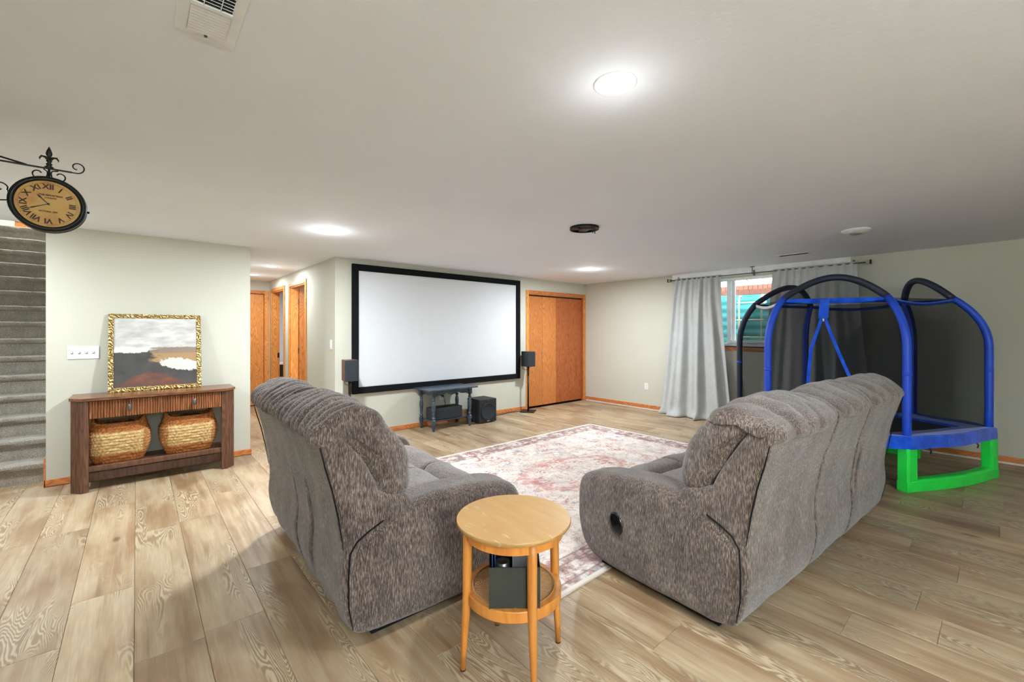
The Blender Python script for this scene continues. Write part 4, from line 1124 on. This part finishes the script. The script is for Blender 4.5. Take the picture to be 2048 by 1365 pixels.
legs = [(-.189, .080), (.191, -.057), (.061, .20), (-.061, -.20)]
rad = .197
for lx, ly in ((1.000-1.189, 1.434-1.355), (1.38-1.189, 1.298-1.355), (.07, .188), (-.07, -.188)):
    L_ = math.hypot(lx, ly); ux, uy = lx/L_, ly/L_
    m = MB().tube([(ux*(.215), uy*(.215), .0), (ux*(.21), uy*(.21), .12), (ux*.198, uy*.198, .30), (ux*.196, uy*.196, .50), (ux*.196, uy*.196, .572)], [.0105, .014, .0185, .0195, .0195], 16)
    lg = m.build('leg', M['beech'], t, smooth=True)
    MB().lathe([(.0115, -.0005), (.0115, .006)], 12, c=(ux*.215, uy*.215, 0)).build('glide', plain('brown_glide', '#3a2418', .5), lg)
# cane: real strands in six directions
m = MB(); rc = .172
def strand(ang, off, wd, z):
    h = math.sqrt(max(0, rc*rc-off*off))
    if h < .01: return
    c, s = math.cos(ang), math.sin(ang)
    pts = []
    for u, v in ((-h, off-wd), (h, off-wd), (h, off+wd), (-h, off+wd)): pts.append((u*c-v*s, u*s+v*c))
    m.prism(pts, z, z+.0012)
for i in range(-12, 13):
    for dd_ in (-.0022, .0022):
        strand(0, i*.0135+dd_, .0012, .308); strand(PI/2, i*.0135+dd_, .0012, .3093)
for i in range(-17, 18): strand(PI/4, i*.0096, .0014, .3106); strand(-PI/4, i*.0096, .0014, .3119)
cane = m.build('cane_webbing', plain('cane', '#b98a55', .5, var=.2, scale=80), t); cane['kind'] = 'stuff'
ed = MB().tube([(.170*math.cos(2*PI*k/48), .170*math.sin(2*PI*k/48), .316) for k in range(48)], .0035, 6, closed=True).build('cane_edging', plain('cane_spline', '#a8753c', .5), t, smooth=True)

# black organiser box on the lower shelf
FWA = -R(41.057)
t = thing('storage_bin', 'black open organiser bin with high back on the caned shelf of the side table', 'bin', (1.189-.035, 1.355-.042, .3135), FWA+R(1))
W2, Dp, hf, hb = .097, .115, .157, .205
def sidep(x0_, x1_): return MB().prism([(-Dp, 0), (Dp, 0), (Dp, hb), (Dp-.03, hb), (-Dp, hf)], x0_, x1_, 'x')
boxo('front_panel', (-W2, W2, -Dp-.003, -Dp, 0, hf), M['tote'], t); boxo('back_panel', (-W2, W2, Dp, Dp+.003, 0, hb), M['totein'], t)
sidep(-W2, -W2+.003).build('side_panel', M['totein'], t); sidep(W2-.003, W2).build('side_panel', M['totein'], t)
boxo('bottom', (-W2, W2, -Dp, Dp, 0, .003), M['totein'], t)
q = MB().lathe([(.026, 0), (.027, .002), (.027, .132), (.024, .134), (.022, .130), (.005, .130)], 24).build('round_tin', M['pewter'], smooth=True)
q.matrix_world = t.matrix_basis @ Matrix.Translation((-.045, -.06, .004)); q.scale = (1, 1, 1.12); setp(q, 'round grey tin standing in the black bin', 'tin')
q = boxo('note_pad', (-.03, .04, -.004, .004, 0, .198), M['white'], bevel=.001); q.matrix_world = t.matrix_basis @ Matrix.Translation((.025, .085, .004)); setp(q, 'white note pad standing at the back of the black bin', 'note pad')
for i, dx in enumerate((-.080, -.069)):
    q = boxo('folder', (-.002, .002, -.09, .06, 0, .20 - i*.015), plain('blue_folder', '#33507a', .3), bevel=.0008); q.matrix_world = t.matrix_basis @ Matrix.Translation((dx-.006, .03, .004))
    setp(q, ('slim blue folder against the left side of the black bin' if i == 0 else 'shorter blue folder next to the tin in the black bin'), 'folder')

# ------------------------------------------------------------ trampoline
P = dict(D=(4.97, .56), F=(6.03, .108), E=(6.37, .665), C=(6.42, 1.68), A=(5.434, 2.096), B=(4.585, 1.51))
order = ['D', 'F', 'E', 'C', 'A', 'B']; cx_, cy_ = 5.63, 1.10
tp = thing('trampoline', 'blue and green indoor kids trampoline with net enclosure in the right corner', 'trampoline', (cx_, cy_, 0))
def loc(k, out=0.0):
    x, y = P[k]; d = Vector((x-cx_, y-cy_)); L_ = d.length
    d = d/L_*(L_+out); return d
inw = dict(D=.24, F=.25, E=.12, C=.14, A=.17, B=.20)
def pole_pt(k, z, off=0.0):
    i = 0
    if z > 1.22:
        q = min(1, (z-1.22)/.46); i = inw[k]*(q*q*.85+q**5*.15)
    d = loc(k, -i-off); return Vector((d.x, d.y, z))
zr = 1.68
zl = [.36, .6, .8, 1.0, 1.15, 1.22, 1.3, 1.37, 1.44, 1.5, 1.56, 1.6, 1.64, 1.665, zr]
for k in order:
    o = MB().tube([pole_pt(k, z) for z in zl], .031, 14).build('foam_pole', M['navy'] if k == 'A' else M['foam'], tp, smooth=True)  # pole A in navy: its backlit shade is put into the colour
    MB().tube([pole_pt(k, 1.0)+Vector((0, 0, dz)) for dz in (-.012, .012)], .0325, 14).build('sleeve_band', M['foam'], o, smooth=True)
def arch_pts(a, b, n=24, off=0):
    p, q = pole_pt(a, zr), pole_pt(b, zr); mid_ = (p+q)/2; di = Vector((-mid_.x, -mid_.y, 0)).normalized()
    out = []
    for i in range(n+1):
        s = i/n; h = math.sin(PI*s)**.9 if 0 < s < 1 else 0
        out.append(p.lerp(q, s)+Vector((0, 0, .205*h)) + di*.10*h)
    return out
for a, b in (('B', 'D'), ('F', 'E'), ('C', 'A')):
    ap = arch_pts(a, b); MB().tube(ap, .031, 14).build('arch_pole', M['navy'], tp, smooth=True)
    p, q = pole_pt(a, zr), pole_pt(b, zr); vs = []; fs = []
    for i, v in enumerate(ap): vs += [tuple(p.lerp(q, i/(len(ap)-1))), tuple(v)]
    for i in range(len(ap)-1): fs.append((2*i, 2*i+2, 2*i+3, 2*i+1))
    MB().add(vs, fs).build('arch_net', M['net'], tp)
# side nets
for i in range(6):
    a, b = order[i], order[(i+1) % 6]; n = 8; vs = []; fs = []
    zz = [.46]+zl[1:]
    for z in zz:
        p, q = pole_pt(a, z, .02), pole_pt(b, z, .02)
        for j in range(n+1):
            s = j/n; v = p.lerp(q, s); d = Vector((-v.x, -v.y, 0)).normalized(); vs.append(tuple(v+d*.03*math.sin(PI*s)))
    for r_ in range(len(zz)-1):
        for j in range(n): fs.append((r_*(n+1)+j, r_*(n+1)+j+1, (r_+1)*(n+1)+j+1, (r_+1)*(n+1)+j))
    MB().add(vs, fs).build('net_panel', M['net'], tp, smooth=True)
    # top band
    hgt = .05 if (a, b) == ('B', 'D') else .032
    vs = []; fs = []
    for j in range(n+1):
        s = j/n; p = pole_pt(a, zr, -.005).lerp(pole_pt(b, zr, -.005), s); sg_ = (0 if (a, b) in (('B', 'D'), ('F', 'E'), ('C', 'A')) else .045)*math.sin(PI*s)
        vs += [(p.x, p.y, p.z-sg_), (p.x, p.y, p.z-hgt-sg_)]
    for j in range(n): fs.append((2*j, 2*j+2, 2*j+3, 2*j+1))
    o = MB().add(vs, fs).build('top_band', M['pad'] if (a, b) != ('A', 'B') else plain('white_strap', '#c9cbd6', .6), tp); so = o.modifiers.new('s', 'SOLIDIFY'); so.thickness = .006
# zipper door on the B-D side
def bd(s, z, off=.0):
    p, q = pole_pt('B', z, off), pole_pt('D', z, off); return p.lerp(q, s)
def strap(pts, wd, name):
    vs = []; fs = []
    dr_ = (bd(1, .9)-bd(0, .9)).normalized(); nn = Vector((dr_.y, -dr_.x, 0))*.006
    for v in pts: v = v+nn; vs += [tuple(v-dr_*wd/2), tuple(v+dr_*wd/2)]
    for i in range(len(pts)-1): fs.append((2*i, 2*i+1, 2*i+3, 2*i+2))
    o = MB().add(vs, fs).build(name, M['pad'], tp); so = o.modifiers.new('s', 'SOLIDIFY'); so.thickness = .008
strap([bd(.42, z) for z in (1.675, 1.6, 1.55, 1.49)], .075, 'door_flap')
strap([bd(.42-d_, z) for z, d_ in ((1.50, .01), (1.35, .045), (1.2, .085), (1.0, .10), (.8, .11), (.48, .12))], .026, 'zipper_tape')
strap([bd(.42+d_, z) for z, d_ in ((1.50, .01), (1.35, .06), (1.2, .11), (1.0, .18), (.8, .26), (.48, .36))], .026, 'zipper_tape')
zp = bd(.42, 1.47); MB().lathe([(.004, -.02), (.011, -.012), (.008, 0), (.012, .012), (.004, .02)], 10, c=zp+Vector((-.012, -.006, 0))).build('zipper_pull', M['chrome'], tp, smooth=True)
# pad ring
def ringpts(out, n_side=6, bulge=.0):
    r_ = []
    for i in range(6):
        p, q = loc(order[i], out), loc(order[(i+1) % 6], out)
        for j in range(n_side):
            s = j/n_side; v = p.lerp(q, s); v = v + v.normalized()*bulge*math.sin(PI*s); r_.append(v)
    return r_
o1, i1 = ringpts(.055, 6, .05), ringpts(-.20, 6, .02); n = len(o1)
for i in range(6):
    idx = [(i*6+j) % n for j in range(7)]; vs = []; fs = []
    for j in idx:
        wv = .004*math.sin(j*1.7)
        vs += [(i1[j].x, i1[j].y, .455), (o1[j].x*.985, o1[j].y*.985, .474+wv), (o1[j].x, o1[j].y, .462), (o1[j].x*1.004, o1[j].y*1.004, .365+wv), (o1[j].x*.98, o1[j].y*.98, .36), (i1[j].x, i1[j].y, .43)]
    for j in range(6):
        for k in range(6): fs.append((j*6+k, j*6+(k+1) % 6, (j+1)*6+(k+1) % 6, (j+1)*6+k))
    fs.append(tuple(range(6))); fs.append(tuple(36+k for k in range(6))[::-1])
    MB().add(vs, fs).build('edge_pad', M['pad'], tp)
mt = MB().prism([(v.x, v.y) for v in ringpts(-.15, 6, .02)], .425, .432).build('jumping_mat', M['jump'], tp)
for k in range(12):
    v = o1[(k*3+1) % n]*.985
    MB().tube([(v.x, v.y, .375), (v.x*1.01, v.y*1.01-.01, .345), (v.x*1.0+.012, v.y-.012, .318)], .006, 6).build('tie_strap', M['black'], tp)
# green feet on alternate sides
for a, b in (('D', 'F'), ('E', 'C'), ('A', 'B')):
    p, q = loc(a, .0), loc(b, .0); p3, q3 = Vector((p.x, p.y, 0)), Vector((q.x, q.y, 0)); d = (q3-p3); L_ = d.length; d.normalize(); nn = Vector((d.y, -d.x, 0))
    if nn.dot((p3+q3)/2) < 0: nn = -nn
    def plan(u, v): w_ = p3+d*u+nn*(v+.05*math.sin(PI*max(0, min(1, u/L_)))); return w_
    m = MB()
    N_ = 12; us = [-.06+(L_+.12)*i/N_ for i in range(N_+1)]
    vs = []; fs = []
    for u in us:
        for v, z in ((-.045, 0), (.045, 0), (.045, .085), (.03, .105), (-.03, .105), (-.045, .085)): w_ = plan(u, v); vs.append((w_.x, w_.y, z))
    for i in range(N_):
        for k in range(6): fs.append((i*6+k, i*6+(k+1) % 6, (i+1)*6+(k+1) % 6, (i+1)*6+k))
    fs.append(tuple(range(6))); fs.append(tuple(N_*6+k for k in range(6))[::-1])
    m.add(vs, fs)
    for u0 in (-.06, L_-.06):
        vs = []
        for z in (.09, .37):
            for u, v in ((u0+.0, -.04), (u0+.12, -.04), (u0+.12, .035), (u0+.10, .045), (u0+.02, .045), (u0, .035)): w_ = plan(u, v); vs.append((w_.x, w_.y, z))
        m.add(vs, [(k, (k+1) % 6, 6+(k+1) % 6, 6+k) for k in range(6)]+[tuple(range(6))[::-1], tuple(range(6, 12))])
    m.build('foot_frame', M['green'], tp, bevel=.008)
o = boxo('paper_scrap', (-.03, .03, -.015, .015, 0, .008), M['white'], bevel=.002); o.location = (5.24, .60, .462); setp(o, 'crumpled white scrap lying on the blue pad of the trampoline', 'scrap')
